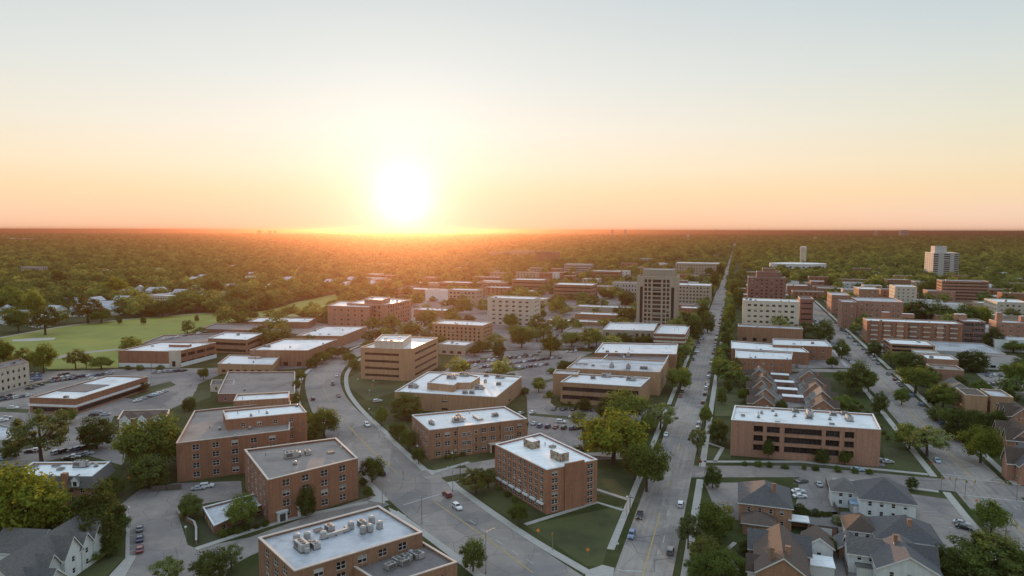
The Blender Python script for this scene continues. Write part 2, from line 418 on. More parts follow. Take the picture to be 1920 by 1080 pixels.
def roofpoly(pts, z):
    w = [P(x, y, z).xy for x, y in pts]
    if len(w) == 3: w.append(w[0] + w[2] - w[1])
    return w
def B(name, label, cat, pts, h, wall='brick_brown', roof='roof_white', fac=None, anchor=None, group=None, **k):
    z = hspec(h); poly = roofpoly(pts, z); c = sum(poly, Vector((0, 0))) / len(poly)
    root = empty(name, (c.x, c.y, 0), label, cat, group)
    block(root, poly, 0, z, fac or Fac(n=max(1, round(z / 3.8))), wall, roof, **k)
    if anchor: ANCH.append((anchor, Vector((c.x, c.y, z))))
    root['h'] = z
    return root
def gpoly(xl, xr, yb, depth, dv=0.):
    a = P(xl, yb).xy; d = ray(xr, yb).xy        # walk along the grid until the sight line of xr
    t = (a.y * d.x - a.x * d.y) / (U.x * d.y - U.y * d.x)
    a = a + V * dv
    b = a + U * t
    return [a, b, b + V * depth, a + V * depth]
def G(name, label, cat, xl, xr, yb, yt, depth, wall='brick_brown', roof='roof_white', fac=None, anchor=None, group=None, root=None, dv=0., z0=0., **k):
    z = HT(xl, yt, yb); poly = gpoly(xl, xr, yb, depth, dv)
    if root is None:
        c = sum(poly, Vector((0, 0))) / 4; root = empty(name, (c.x, c.y, 0), label, cat, group)
        if anchor: ANCH.append((anchor, Vector((c.x, c.y, z))))
    block(root, poly, z0, z, fac or Fac(n=max(1, round(z / 3.8))), wall, roof, **k)
    return root
SKYK = 14; HAZE = 1.15e-4; HAZEC = (.215, .118, .090, 1); HAZEG = .835; EXPO = 0.16
# ================================================================== BUILDINGS
def bandbox(root, poly, z0, z1, m, out=.12, name='fascia', edges=None):
    """a raised band round (or on some edges of) an outline"""
    o = root.location; pl = [Vector((p[0] - o.x, p[1] - o.y)) for p in poly]
    if area(pl) < 0: pl.reverse()
    A = offset(pl, out); b = MB()
    for i in range(len(pl)):
        if edges is not None and i not in edges: continue
        j = (i + 1) % len(pl); q = [A[i], A[j]]
        b.face([(A[i].x, A[i].y, z0), (A[j].x, A[j].y, z0), (A[j].x, A[j].y, z1), (A[i].x, A[i].y, z1)])
        b.face([(A[i].x, A[i].y, z1), (A[j].x, A[j].y, z1), (pl[j].x, pl[j].y, z1), (pl[i].x, pl[i].y, z1)])
        b.face([(pl[i].x, pl[i].y, z0), (pl[j].x, pl[j].y, z0), (A[j].x, A[j].y, z0), (A[i].x, A[i].y, z0)])
    return b.build(name, m, root)
W2 = lambda **k: Fac('punch', **{**dict(n=3, w=1.5, h=1.7, sp=3.4), **k})
RB = lambda **k: Fac('ribbon', **{**dict(n=3, h=1.5, m=1.2, frame='ribbon', depth=.5, sill=1.2), **k})
# --- left side of the boulevard
B('apartment_block', 'cream stone three-storey apartment block cut off by the left picture edge', 'apartment block', [(-40, 700), (54, 679), (40, 672)], (54, 679, 722), 'concrete_cream', 'roof_gravel', W2(n=3, w=1.3, sp=3.6, frame='dark'), 'the cream apartment block', coping='brick_brown', units=2)
r = B('shop_building', 'long low brick shop building with white roof and white awning strips, between car parks', 'shop', [(55, 745), (141, 748), (277, 706)], (141, 748, 777), 'brick_red', 'roof_white', Fac('ribbon', n=1, h=2.0, m=1.5, frame='ribbon', z1=3.6, sill=.8, depth=.5), 'the long low brick shop', units=3, near=True)
z = r['h']; pl = roofpoly([(55, 745), (141, 748), (277, 706)], z)
bandbox(r, pl, 3.5, 4.5, 'stucco_white', .5, 'awning')
pm = MB(); q = [p - r.location.xy for p in (pl[0] + (pl[1] - pl[0]) * .06 + (pl[2] - pl[1]) * .30, pl[1] + (pl[0] - pl[1]) * .3 + (pl[2] - pl[1]) * .30, pl[1] + (pl[0] - pl[1]) * .3 + (pl[2] - pl[1]) * .62, pl[0] + (pl[1] - pl[0]) * .06 + (pl[2] - pl[1]) * .62)]
pm.prism(q, z - .75, z - .45, 0); pm.build('dark_roof_section', 'roof_gravel', r)
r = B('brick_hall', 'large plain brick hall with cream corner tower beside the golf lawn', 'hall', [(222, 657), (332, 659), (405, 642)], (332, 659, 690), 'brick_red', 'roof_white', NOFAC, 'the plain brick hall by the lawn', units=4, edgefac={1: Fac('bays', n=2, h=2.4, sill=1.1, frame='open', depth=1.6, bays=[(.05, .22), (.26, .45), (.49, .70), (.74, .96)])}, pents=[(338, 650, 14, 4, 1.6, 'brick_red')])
z = r['h']; pl = roofpoly([(222, 657), (332, 659), (405, 642)], z)
bandbox(r, pl, 0, 2.6, 'stucco_white', .12, 'plinth')
o = r.location.xy; d = (pl[1] - pl[0]).normalized(); e = (pl[2] - pl[1]).normalized(); c0 = pl[1] - o
tw = MB(); tw.prism([c0 - d * 5.5 - e * .35, c0 + d * .3 - e * .35, c0 + d * .3 + e * 3, c0 - d * 5.5 + e * 3], 0, z + .5); tw.build('stair_tower', 'concrete_cream', r)
tg = MB(); tg.box(-1.1, 1.1, -.05, .0, 1.0, 4.5)
g_ = tg.build('window', 'glass_dark', r, (*(c0 - d * 2.2 - e * .42), 0)); g_.rotation_euler.z = atan2(d.y, d.x)
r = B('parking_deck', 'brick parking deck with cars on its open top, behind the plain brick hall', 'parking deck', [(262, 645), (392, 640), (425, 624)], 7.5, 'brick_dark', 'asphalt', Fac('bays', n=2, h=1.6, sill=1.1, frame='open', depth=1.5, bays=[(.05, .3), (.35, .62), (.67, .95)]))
DECK = (r, 7.5)
B('office_building', 'two-storey brick office with white band and white roof right of the brick hall', 'office', [(390, 634), (463, 637), (492, 625)], (463, 637, 664), 'brick_brown', 'roof_white', RB(n=2, h=1.9), 'the white-banded brick office', coping='coping_white', units=3)
B('brick_building', 'long dark brick block behind the white-banded brick office', 'building', [(377, 616), (470, 619), (492, 609)], 7.5, 'brick_dark', 'roof_gravel', NOFAC, units=2)
B('small_office', 'small tan brick office with white roof left of the curving boulevard', 'office', [(408, 682), (511, 684), (526, 667)], (511, 684, 703), 'brick_tan', 'roof_white', W2(n=1, w=2.2, h=1.8, sp=5, frame='dark'), 'the small tan brick office', coping='coping', units=2, pents=[(478, 672, 8, 3, 1.0, 'brick_tan')])
B('warehouse', 'wide brick warehouse with large white roof beside the boulevard bend', 'warehouse', [(468, 656), (577, 657), (633, 636)], (577, 657, 687), 'brick_brown', 'roof_white', Fac('punch', n=1, w=3, h=2.6, sp=9, sill=.3, frame='dark'), 'the white-roofed warehouse at the bend', units=6)
B('warehouse', 'second white-roofed brick warehouse behind the one at the boulevard bend', 'warehouse', [(556, 629), (641, 630), (688, 612)], (641, 630, 649), 'brick_brown', 'roof_white', NOFAC, units=6)
B('low_building', 'low brown building with thin white roof at the lawn\'s right end', 'building', [(465, 603), (578, 604), (592, 596)], (578, 604, 616), 'brick_brown', 'roof_white', NOFAC, units=2)
B('low_building', 'low building with dark bitumen roof left of the boulevard', 'building', [(408, 738), (553, 738), (553, 697)], 4.6, 'brick_dark', 'roof_grey', Fac('punch', n=1, w=1.4, h=1.4, sp=5, frame='white'), 'the dark bitumen roof', units=4, kinds=('pipe', 'fan'))
MAINH = HT(330, 831, 905)
r = B('brick_apartments', 'large L-shaped four-storey brick apartment house with grey and white roofs', 'apartment house', [(330, 831), (543, 806), (545, 752)], MAINH, 'brick_red', 'roof_grey', W2(n=4, w=2.3, h=2.0, sp=7.0, m=3), 'the L-shaped brick apartments', near=True, upx=[(412, 806, 'fan'), (441, 821, 'fan'), (469, 805, 'fan'), (393, 803, 'pipe'), (450, 800, 'pipe')])
block(r, roofpoly([(424, 787), (575, 773), (562, 757)], MAINH + 3.4), 0, MAINH + 3.4, W2(n=5, w=1.6, h=1.6, sp=6, m=3), 'brick_red', 'roof_white', units=5, near=True)
block(r, roofpoly([(438, 752), (541, 746), (543, 734)], MAINH + 2.2), 0, MAINH + 2.2, NOFAC, 'brick_brown', 'roof_white', units=1)
r = B('brick_apartments', 'four-storey brick apartment house with dark grey roof at the junction corner', 'apartment house', [(458, 843), (502, 900), (671, 859), (630, 821)], (671, 859, 935), 'brick_red', 'roof_grey', W2(n=4, w=2.4, h=2.05, sp=6.4, m=2.5), 'the grey-roofed brick apartments', near=True, upx=[(546, 852, 'fan'), (546, 858, 'big'), (561, 853, 'fan'), (577, 852, 'ac'), (533, 848, 'pipe'), (620, 850, 'hatch'), (498, 854, 'pipe'), (553, 871, 'fan'), (640, 842, 'pipe')], copw=.45)
z = r['h']; pl = roofpoly([(458, 843), (502, 900), (671, 859), (630, 821)], z); d = (pl[2] - pl[1]).normalized(); nn = Vector((d.y, -d.x)); a_ = pl[1] - r.location.xy; Lf = (pl[2] - pl[1]).length
for s_ in (.13, .35):                       # two white entrance porches on the street side
    m_ = MB(); m_.box(-1.5, 1.5, -1.0, 0, 0, 3.0); m_.box(-.9, .9, -1.06, -1.0, .1, 2.5, 1); m_.box(-1.8, 1.8, -1.3, 0, 3.0, 3.3)
    q = a_ + d * Lf * s_; e_ = m_.build('entrance_porch', ('stucco_white', 'frame_dark'), r, (q.x, q.y, 0)); e_.rotation_euler.z = atan2(d.y, d.x)
r = B('low_annex', 'low brick annex with pale blue-grey flat roof before the grey-roofed brick apartments', 'annex', [(380, 951), (401, 986), (503, 941), (480, 925)], (401, 986, 1003), 'brick_brown', 'roof_silver', Fac('punch', n=1, w=1.4, h=1.4, sp=4.5, frame='white'), 'the low pale-roofed annex', coping='coping_white', near=True, upx=[(430, 960, 'pipe'), (455, 948, 'pipe')])
r = B('brick_office', 'nearest brick building with clustered silver units on its flat roof and a lower terrace', 'office', [(484, 1008), (552, 1071), (792, 998), (710, 948)], 12.0, 'brick_brown', 'roof_silver', W2(n=4, w=2.4, h=2.0, sp=5.2, m=3, top=1.0, frame='white'), 'the nearest brick building', near=True, copw=.5, coping='coping', kinds=('pipe',),
      upx=[(556, 1015, 'tank'), (576, 1012, 'tank'), (606, 1010, 'tank'), (566, 1030, 'big'), (574, 1027, 'ac'), (591, 1027, 'ac'), (597, 997, 'hatch'), (618, 994, 'ac'), (658, 992, 'tank'), (679, 986, 'ac'), (697, 981, 'tank'), (681, 1000, 'tank'), (694, 997, 'tank'), (712, 991, 'tank'), (633, 1003, 'duct'), (690, 988, 'fan')])
tr = [P(px, py, 8.6).xy for px, py in [(655, 1057), (720, 1098), (857, 1054), (793, 1016)]]
block(r, tr, 0, 8.6, W2(n=2, w=2.0, h=1.7, sp=5, m=2), 'brick_brown', 'roof_gravel', near=True, copw=.4, upx=[(745, 1056, 'ac'), (763, 1050, 'ac'), (780, 1046, 'ac'), (732, 1066, 'ac'), (770, 1039, 'fan'), (785, 1045, 'ac'), (758, 1058, 'ac'), (766, 1030, 'hatch')])
r = B('mansard_building', 'white-roofed brick building with dark mansard and white dormers, at lower left', 'building', [(25, 891), (172, 893), (206, 866), (62, 867)], (172, 893, 948), 'brick_brown', 'roof_white', W2(n=2, w=1.6, h=1.8, sp=4, z1=6.2), 'the mansard-roofed building', near=True, upx=[(65, 876, 'hatch'), (105, 875, 'hatch'), (152, 875, 'big'), (114, 881, 'hatch'), (180, 875, 'fan')], coping='coping_white')
z = r['h']; o = r.location.xy; pl = [p - o for p in roofpoly([(25, 891), (172, 893), (206, 866), (62, 867)], z)]
if area(pl) < 0: pl.reverse()
A_, B_ = offset(pl, .12), offset(pl, 1.3); mm = MB()
for i in range(4):
    j = (i + 1) % 4
    mm.face([(*B_[i], z - 3.6), (*B_[j], z - 3.6), (*A_[j], z - .1), (*A_[i], z - .1)]); mm.face([(*pl[i], z - 3.7), (*pl[j], z - 3.7), (*B_[j], z - 3.6), (*B_[i], z - 3.6)][::-1])
mr = mm.build('mansard_roof', 'shingle_grey', r)
d = (pl[1] - pl[0]).normalized(); Lf = (pl[1] - pl[0]).length; nn = Vector((d.y, -d.x))
for s_ in (.22, .48, .82):
    m_ = MB(); q = pl[0] + d * Lf * s_
    m_.box(-1.1, 1.1, -1.5, .6, z - 3.0, z - 1.2, 0); m_.face([(-1.4, -1.7, z - 1.2), (1.4, -1.7, z - 1.2), (0, -1.7, z + .4)], 0)
    m_.face([(-1.5, -1.8, z - 1.25), (0, -1.8, z + .45), (0, 1, z + .45), (-1.5, 1, z - 1.25)][::-1], 1); m_.face([(1.5, -1.8, z - 1.25), (0, -1.8, z + .45), (0, 1, z + .45), (1.5, 1, z - 1.25)], 1)
    m_.box(-.6, .6, -1.56, -1.5, z - 2.8, z - 1.4, 2)
    e_ = m_.build('dormer', ('frame_white', 'shingle_grey', 'glass_dark'), mr, (q.x, q.y, 0)); e_.rotation_euler.z = atan2(d.y, d.x)
m_ = MB(); m_.box(-.9, .9, -1.6, -.2, 0, z + 1.3); q = pl[0] + d * Lf * .68; e_ = m_.build('chimney', 'brick_red', r, (q.x, q.y, 0)); e_.rotation_euler.z = atan2(d.y, d.x)
r = B('row_house', 'brick row house block with three narrow cream gabled fronts', 'row house', [(220, 786), (312, 784), (318, 768)], (220, 786, 816), 'brick_red', 'shingle_brown', NOFAC, 'the cream gabled row house', par=.3)
z = r['h']; o = r.location.xy; pl = [p - o for p in roofpoly([(220, 786), (312, 784), (318, 768)], z)]; d = (pl[1] - pl[0]).normalized(); Lf = (pl[1] - pl[0]).length
for s_ in (.16, .5, .83):
    m_ = MB(); q = pl[0] + d * Lf * s_; w = Lf * .115
    m_.face([(-w, -.5, 0), (w, -.5, 0), (w, -.5, z - .5), (0, -.5, z + 1.8), (-w, -.5, z - .5)]); m_.face([(-w, 0, 0), (-w, -.5, 0), (-w, -.5, z - .5), (-w, 0, z - .5)]); m_.face([(w, -.5, 0), (w, 0, 0), (w, 0, z - .5), (w, -.5, z - .5)])
    m_.face([(-w - .3, -.6, z - .6), (0, -.6, z + 2), (0, 6, z + 2), (-w - .3, 6, z - .6)][::-1], 1); m_.face([(w + .3, -.6, z - .6), (0, -.6, z + 2), (0, 6, z + 2), (w + .3, 6, z - .6)], 1)
    for zz in (1.2, 4.4): m_.box(-.6, .6, -.56, -.5, zz, zz + 1.5, 2)
    e_ = m_.build('gabled_front', ('stucco_white', 'shingle_brown', 'glass_dark'), r, (q.x, q.y, 0)); e_.rotation_euler.z = atan2(d.y, d.x)
B('garage_building', 'small pale blue-roofed building at the left edge behind the golden tree', 'building', [(-25, 822), (14, 826), (38, 803), (-5, 795)], 4.2, 'stone_grey', 'roof_silver', NOFAC)
B('utility_house', 'small cream building with low roof between dark bitumen roof and car park', 'building', [(394, 722), (438, 722), (440, 712)], (394, 722, 735), 'concrete_cream', 'shingle_grey', W2(n=1, w=1.2, sp=4))
# --- between the boulevard and the first avenue
r = B('office_block', 'tan brick office block with dark ribbon windows and pale penthouse inside the boulevard bend', 'office', [(676, 651), (755, 654.5), (775, 653.5), (821, 633), (737, 630)], (767, 654, 714), 'brick_tan', 'roof_white', RB(n=4, h=1.5, m=2.5, sill=2.0, depth=.6, top=2.2), 'the ribbon-windowed office block', edgefac={1: NOFAC})
z = r['h']; block(r, [P(x, y, z + 3.8).xy for x, y in [(702, 639), (755, 640.5), (771, 628), (717, 627)]], z - .8, z + 3.8, NOFAC, 'concrete_cream', 'roof_white', units=3)
CH = hspec((930, 744, 778))
r = B('community_building', 'low tan building with many-sided white roof and octagonal raised centre', 'building', [(740, 734), (930, 744.5), (978, 706), (905, 700), (803, 697)], CH, 'brick_tan', 'roof_white', Fac('punch', n=2, w=3.2, h=1.1, sp=22, m=16, frame='dark'), 'the many-sided white roof', coping='coping_white', upx=[(774, 727, 'big'), (823, 732, 'fan'), (912, 706, 'ac'), (937, 709, 'big'), (935, 722, 'ac'), (898, 730, 'big'), (872, 738, 'ac'), (885, 738, 'ac'), (910, 718, 'tank'), (830, 700, 'fan')])
block(r, [P(x, y, CH + 3).xy for x, y in [(801, 717), (851, 722), (857, 717), (883, 717), (900, 706), (872, 700), (828, 700)]], CH - .75, CH + 3, NOFAC, 'brick_tan', 'roof_white', coping='coping_white', upx=[(846, 710, 'big'), (858, 705, 'duct'), (870, 705, 'big')])
r = B('brick_apartments', 'three-storey brick apartment house with stepped white roof behind the lawn corner', 'apartment house', [(772, 778), (805, 806.5), (988, 785), (946, 762)], (805, 806.5, 862), 'brick_brown', 'roof_white', W2(n=3, w=2.2, h=1.9, sp=4.0, m=1.6), 'the three-storey brick apartments', near=True, coping='coping_white', upx=[(809, 795, 'ac'), (812, 797, 'fan'), (860, 783, 'ac'), (858, 791, 'big'), (893, 786, 'duct'), (928, 781, 'ac'), (932, 779, 'fan'), (880, 775, 'pipe')])
z = r['h']; pl = roofpoly([(772, 778), (805, 806.5), (988, 785), (946, 762)], z); d = (pl[2] - pl[1]).normalized(); a_ = pl[1] - r.location.xy; Lf = (pl[2] - pl[1]).length
m_ = MB(); m_.box(-3, 3, -2.2, 0, 3.2, 3.7); m_.box(-2.8, -2.3, -2.0, -1.5, 0, 3.2); m_.box(2.3, 2.8, -2.0, -1.5, 0, 3.2); m_.box(-2.2, 2.2, -.12, 0, .1, 2.9, 1)
q = a_ + d * Lf * .66; e_ = m_.build('entrance_porch', ('concrete_cream', 'frame_dark'), r, (q.x, q.y, 0)); e_.rotation_euler.z = atan2(d.y, d.x)
for s_ in (.36, .8):
    m_ = MB(); m_.box(-3.6, 3.6, -.7, 0, 0, z + .12); q = a_ + d * Lf * s_; e_ = m_.build('bay', 'brick_brown', r, (q.x, q.y, 0)); e_.rotation_euler.z = atan2(d.y, d.x)
    for k in range(3):
        for x_ in (-1.9, .2):
            f_ = link('window', window_mesh(1.7, 1.6, 'white', 0)[2], e_, (x_, -.90, 1 + k * z * .29))
r = B('brick_block', 'six-storey brick block with white roof and two stone roof houses on the corner lawn', 'apartment house', [(928, 833), (1025, 881), (1120, 861.5), (1013, 812)], (1025, 881, 965), 'brick_red', 'roof_white', W2(n=6, w=1.8, h=1.65, sp=3.2, m=1.2, top=.7, sill=.5), 'the six-storey brick block', near=True, coping='coping_white', edgefac={1: Fac('bays', n=6, h=1.6, sill=.5, top=.7, frame='white', bays=[(.10, .22), (.80, .92)]), }, upx=[(1022, 835, 'pipe'), (1036, 839, 'hatch')], pents=[(997, 838, 5.0, 3.6, 2.6, 'rubble_stone'), (1049, 861, 5.6, 3.6, 2.8, 'rubble_stone')])
z = r['h']; pl = roofpoly([(928, 833), (1025, 881), (1120, 861.5), (1013, 812)], z); d = (pl[2] - pl[1]).normalized(); a_ = pl[1] - r.location.xy; Lf = (pl[2] - pl[1]).length
m_ = MB(); m_.box(-Lf * .19, Lf * .19, -.55, 0, 0, z + .9); q = a_ + d * Lf * .53; e_ = m_.build('stair_shaft', 'brick_red', r, (q.x, q.y, 0)); e_.rotation_euler.z = atan2(d.y, d.x)
d2 = (pl[1] - pl[0]).normalized(); L2 = (pl[1] - pl[0]).length; m_ = MB(); a2 = pl[0] - r.location.xy
for k in range(7): m_.box(L2 * (.04 + k * .135), L2 * (.04 + k * .135) + L2 * .1, -.7, 0, 2.7, 3.3)
e_ = m_.build('entrance_canopy', 'stucco_white', r, (a2.x, a2.y, 0)); e_.rotation_euler.z = atan2(d2.y, d2.x)
# stepped office complex beside the first avenue
r = B('stepped_office', 'stepped tan office complex with white and grey flat roofs beside the long avenue', 'office', [(1062, 690), (1237, 698), (1250, 676)], (1237, 698, 742), 'brick_tan', 'roof_silver', NOFAC, 'the stepped tan office complex', edgefac={1: W2(n=3, w=1.6, h=1.4, sp=6, frame='dark')}, upx=[(1147, 688, 'big'), (1178, 690, 'big'), (1204, 692, 'ac'), (1210, 692, 'ac'), (1112, 686, 'hatch'), (1090, 684, 'duct')])
z = r['h']; z2 = hspec((1201, 725, 766))
block(r, roofpoly([(1051, 716), (1201, 725), (1219, 708)], z2), 0, z2, Fac('ribbon', n=2, h=2.3, m=1.0, frame='ribbon', sill=.9, depth=1.0, z0=1.4, top=1.3), 'brick_tan', 'roof_white', coping='coping_white', upx=[(1112, 710, 'ac'), (1136, 707, 'big'), (1146, 702, 'duct'), (1164, 708, 'fan'), (1175, 701, 'big'), (1182, 713, 'big'), (1190, 709, 'pipe')], edgefac={1: NOFAC})
block(r, roofpoly([(1037, 700), (1083, 702), (1087, 695)], z2 + .7), 0, z2 + .7, NOFAC, 'brick_tan', 'roof_silver')
block(r, roofpoly([(1124, 678), (1244, 683), (1256, 664)], z - .5), 0, z - .5, NOFAC, 'brick_tan', 'roof_gravel', upx=[(1170, 672, 'duct'), (1178, 668, 'big'), (1166, 668, 'ac'), (1205, 679, 'pipe')], coping='coping_white')
block(r, roofpoly([(1115, 661), (1268, 664), (1271, 645)], z + .6), 0, z + .6, NOFAC, 'brick_brown', 'roof_white', coping='coping_white', units=7, edgefac={1: W2(n=3, w=1.6, h=1.4, sp=6, frame='dark')})
r = B('striped_office', 'brick office with pale horizontal bands and white roof beside the long avenue', 'office', [(1226, 625), (1285, 627), (1294, 610)], (1285, 627, 660), 'brick_dark', 'roof_white', RB(n=4, h=1.2, m=.6), 'the striped brick office', units=4)
pl = roofpoly([(1226, 625), (1285, 627), (1294, 610)], r['h'])
for k in range(3): bandbox(r, pl, 3.6 + k * r['h'] / 4.2, 4.9 + k * r['h'] / 4.2, 'concrete_cream', .15, 'pale_band')
r = B('arched_building', 'tan two-storey building with two white roof levels before the tall tan tower', 'building', [(1130, 618), (1226, 620), (1233, 606)], (1226, 620, 648), 'concrete_tan', 'roof_white', W2(n=2, w=2.4, h=3.0, sp=4.6, frame='cream', depth=.5), 'the tan building with tall windows', units=3, coping='coping_white')
# the tall tower
TH = HT(1235, 518, 612); tp = gpoly(1193, 1268, 612, 26); c = sum(tp, Vector((0, 0))) / 4
tower = empty('office_tower', (c.x, c.y, 0), 'tall tan concrete tower with dark window grid and dark corner slots, left of the avenue', 'tower')
ANCH.append(('the tall tan tower', Vector((c.x, c.y, TH))))
bays = [(.19, .255), (.285, .35), (.395, .605), (.65, .715), (.745, .81)]
block(tower, tp, 0, TH, [Fac('bays', n=11, h=2.8, sill=1.0, frame='bronze', depth=.7, bays=bays, z0=1, top=2.5), Fac('bays', n=1, h=99, sill=.3, frame='open', depth=1.6, bays=[(.075, .15), (.855, .93)], z0=1, top=2.0)], 'tower_concrete', 'roof_gravel', edgefac={1: [Fac('bays', n=1, h=99, sill=.3, frame='open', depth=1.6, bays=[(.1, .25), (.75, .9)], z0=1, top=2)]}, par=1.0)
block(tower, [tp[0] + U * 5 + V * 2, tp[1] - U * 4 + V * 2, tp[2] - U * 4 - V * 4, tp[3] + U * 5 - V * 4], TH - 1, TH + 6.5, NOFAC, 'tower_concrete', 'roof_white', units=2)
# mid-distance town
G('apartment_block', 'cream six-storey apartment block with small dark windows left of the tall tan tower', 'apartment block', 914, 1000, 608, 558, 24, 'concrete_cream', 'roof_white', W2(n=6, w=2.8, h=1.5, sp=6.2, frame='dark', m=3), 'the cream six-storey block', units=4)
G('brick_offices', 'four-storey tan brick offices with white roof behind the ribbon-windowed office block', 'office', 811, 905, 638, 606, 24, 'brick_tan', 'roof_white', W2(n=4, w=1.5, h=1.8, sp=3.6, frame='dark', top=2), 'the four-storey tan offices', units=6)
r = B('terracotta_hall', 'big sunlit terracotta brick hall with stepped white roofs below the sun', 'hall', [(650, 568), (722, 571.5), (771, 562), (706, 557)], (722, 571, 611), 'brick_pink', 'roof_white', W2(n=5, w=2, h=2.2, sp=5, frame='dark', m=4), 'the big terracotta hall', units=4)
z = r['h']; block(r, roofpoly([(614, 573), (692, 576), (712, 567)], z * .93), 0, z * .93, W2(n=4, w=2, h=1.6, sp=8, frame='dark', m=4), 'brick_pink', 'roof_white')
block(r, [P(x, y, z + 4).xy for x, y in [(683, 561), (716, 563), (732, 557), (698, 555.5)]], z - .7, z + 4, NOFAC, 'brick_pink', 'roof_white', units=2)
mids = [
 ('tan_block', 'tan arched four-storey block with white roof right of the big terracotta hall', 840, 893, 573, 543, 22, 'concrete_tan', W2(n=4, w=2.4, h=2, sp=5, frame='dark')),
 ('brown_block', 'wide brown brick block with long white roof left of the tall tan tower', 1038, 1110, 562, 533, 34, 'brick_brown', RB(n=4, h=1.5)),
 ('grey_block', 'grey stone block with white roof touching the tall tan tower\'s left side', 1148, 1196, 553, 530, 30, 'stone_grey', W2(n=3, w=1.6, h=2.6, sp=4, frame='dark')),
 ('tan_hotel', 'tan five-storey block with white roof behind the tall tan tower\'s right side', 1270, 1332, 568, 534, 34, 'concrete_tan', W2(n=5, w=2, h=2, sp=4.2, frame='dark')),
 ('pale_block', 'long pale block with white roof far up the avenue\'s left side', 1266, 1348, 514, 493, 50, 'concrete_tan', W2(n=4, w=2.4, h=2, sp=5.5, frame='dark')),
 ('white_roof_shop', 'low red-brown shop with white roof right behind the tall tan tower', 1276, 1317, 592, 577, 20, 'brick_red', NOFAC),
 ('brown_slab', 'plain brown slab of flats standing alone in the far trees', 1006, 1046, 497, 472, 18, 'brick_brown', W2(n=8, w=1.8, h=1.4, sp=4.5, frame='dark')),
 ('far_block', 'grey block half hidden in trees right of the brown slab of flats', 1058, 1108, 513, 495, 26, 'stone_grey', RB(n=4, h=1.4)),
 ('far_block', 'low brown block with white roof in trees left of the tall tan tower', 1108, 1162, 524, 508, 30, 'brick_brown', RB(n=3, h=1.4)),
 ('low_shop', 'low shop with long white roof just left of the tall tan tower\'s foot', 1080, 1190, 584, 574, 18, 'concrete_tan', NOFAC),
 ('low_shop', 'low shop row with pale roof in front of the tower\'s left neighbour', 1078, 1165, 598, 588, 20, 'brick_brown', NOFAC),
 ('low_shop', 'low shop with thin white roof behind the grey-roofed car park shop', 1025, 1127, 607, 600, 15, 'brick_brown', NOFAC),
 ('grey_roof_shop', 'low tan shop with grey roof and units beside the central car park', 1055, 1110, 642, 622, 24, 'concrete_tan', NOFAC),
 ('low_block', 'low white-roofed block right of the sun glow, behind the big terracotta hall', 745, 830, 549, 541, 24, 'brick_brown', NOFAC),
 ('low_block', 'low white-roofed block behind the tan arched four-storey block', 824, 892, 543, 529, 26, 'brick_brown', RB(n=2, h=1.4)),
 ('low_block', 'low brown block with white roof behind the cream six-storey block', 960, 1018, 546, 524, 30, 'brick_brown', RB(n=3, h=1.4)),
 ('low_block', 'long low block with pale roof left behind the cream six-storey block', 900, 958, 537, 527, 26, 'brick_tan', NOFAC),
 ('far_flats', 'pale flats on the wooded skyline, left of the brown slab', 918, 954, 485, 472, 20, 'concrete_tan', W2(n=4, w=2, sp=5, frame='dark')),
 ('far_flats', 'pale flats on the wooded skyline, touching the brown slab\'s left', 958, 1000, 483, 470, 20, 'concrete_tan', W2(n=4, w=2, sp=5, frame='dark')),
 ('low_block', 'low pale roofed block left of the brown wide block, by small trees', 985, 1022, 575, 560, 22, 'concrete_tan', NOFAC),
 ('low_block', 'flat brown shop just right of the ribbon-windowed office block', 822, 872, 664, 645, 18, 'concrete_tan', W2(n=1, w=3, h=2, sp=6, frame='dark')),
 ('low_block', 'small white-roofed block below the big terracotta hall\'s right side', 776, 835, 592, 580, 20, 'brick_tan', NOFAC),
 ('far_school', 'far grey-roofed school block above the avenue\'s left trees', 1170, 1222, 492, 484, 26, 'stone_grey', NOFAC),
 ('far_hall', 'far pale hall in the woods above the brown slab of flats', 1128, 1168, 462, 458, 60, 'stucco_white', NOFAC),
]
for n, l, xl, xr, yb, yt, dp, wl, fc in mids: G(n, l, 'building', xl, xr, yb, yt, dp, wl, 'roof_white' if 'grey' not in n else 'roof_grey', fc, units=3)
# --- right of the first avenue
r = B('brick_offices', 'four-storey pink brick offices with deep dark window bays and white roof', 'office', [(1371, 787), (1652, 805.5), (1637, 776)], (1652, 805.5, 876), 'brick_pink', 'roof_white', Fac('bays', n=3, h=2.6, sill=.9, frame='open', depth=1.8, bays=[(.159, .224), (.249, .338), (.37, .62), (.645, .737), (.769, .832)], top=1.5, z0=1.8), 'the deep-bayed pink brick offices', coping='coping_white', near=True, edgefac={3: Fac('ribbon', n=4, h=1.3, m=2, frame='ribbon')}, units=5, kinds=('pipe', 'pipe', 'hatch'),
      upx=[(1422, 783, 'fan'), (1428, 775, 'fan'), (1422, 776, 'pipe'), (1449, 771, 'fan'), (1455, 780, 'fan'), (1492, 773, 'ac'), (1490, 781, 'fan'), (1518, 778, 'big'), (1517, 785, 'ac'), (1562, 779, 'ac'), (1556, 787, 'fan'), (1583, 778, 'ac'), (1592, 788, 'big')])
z = r['h']; pl = roofpoly([(1371, 787), (1652, 805.5), (1637, 776)], z); d = (pl[1] - pl[0]).normalized(); a_ = pl[0] - r.location.xy; Lf = (pl[1] - pl[0]).length; ang = atan2(d.y, d.x)
fh = (z - 3.3) / 3
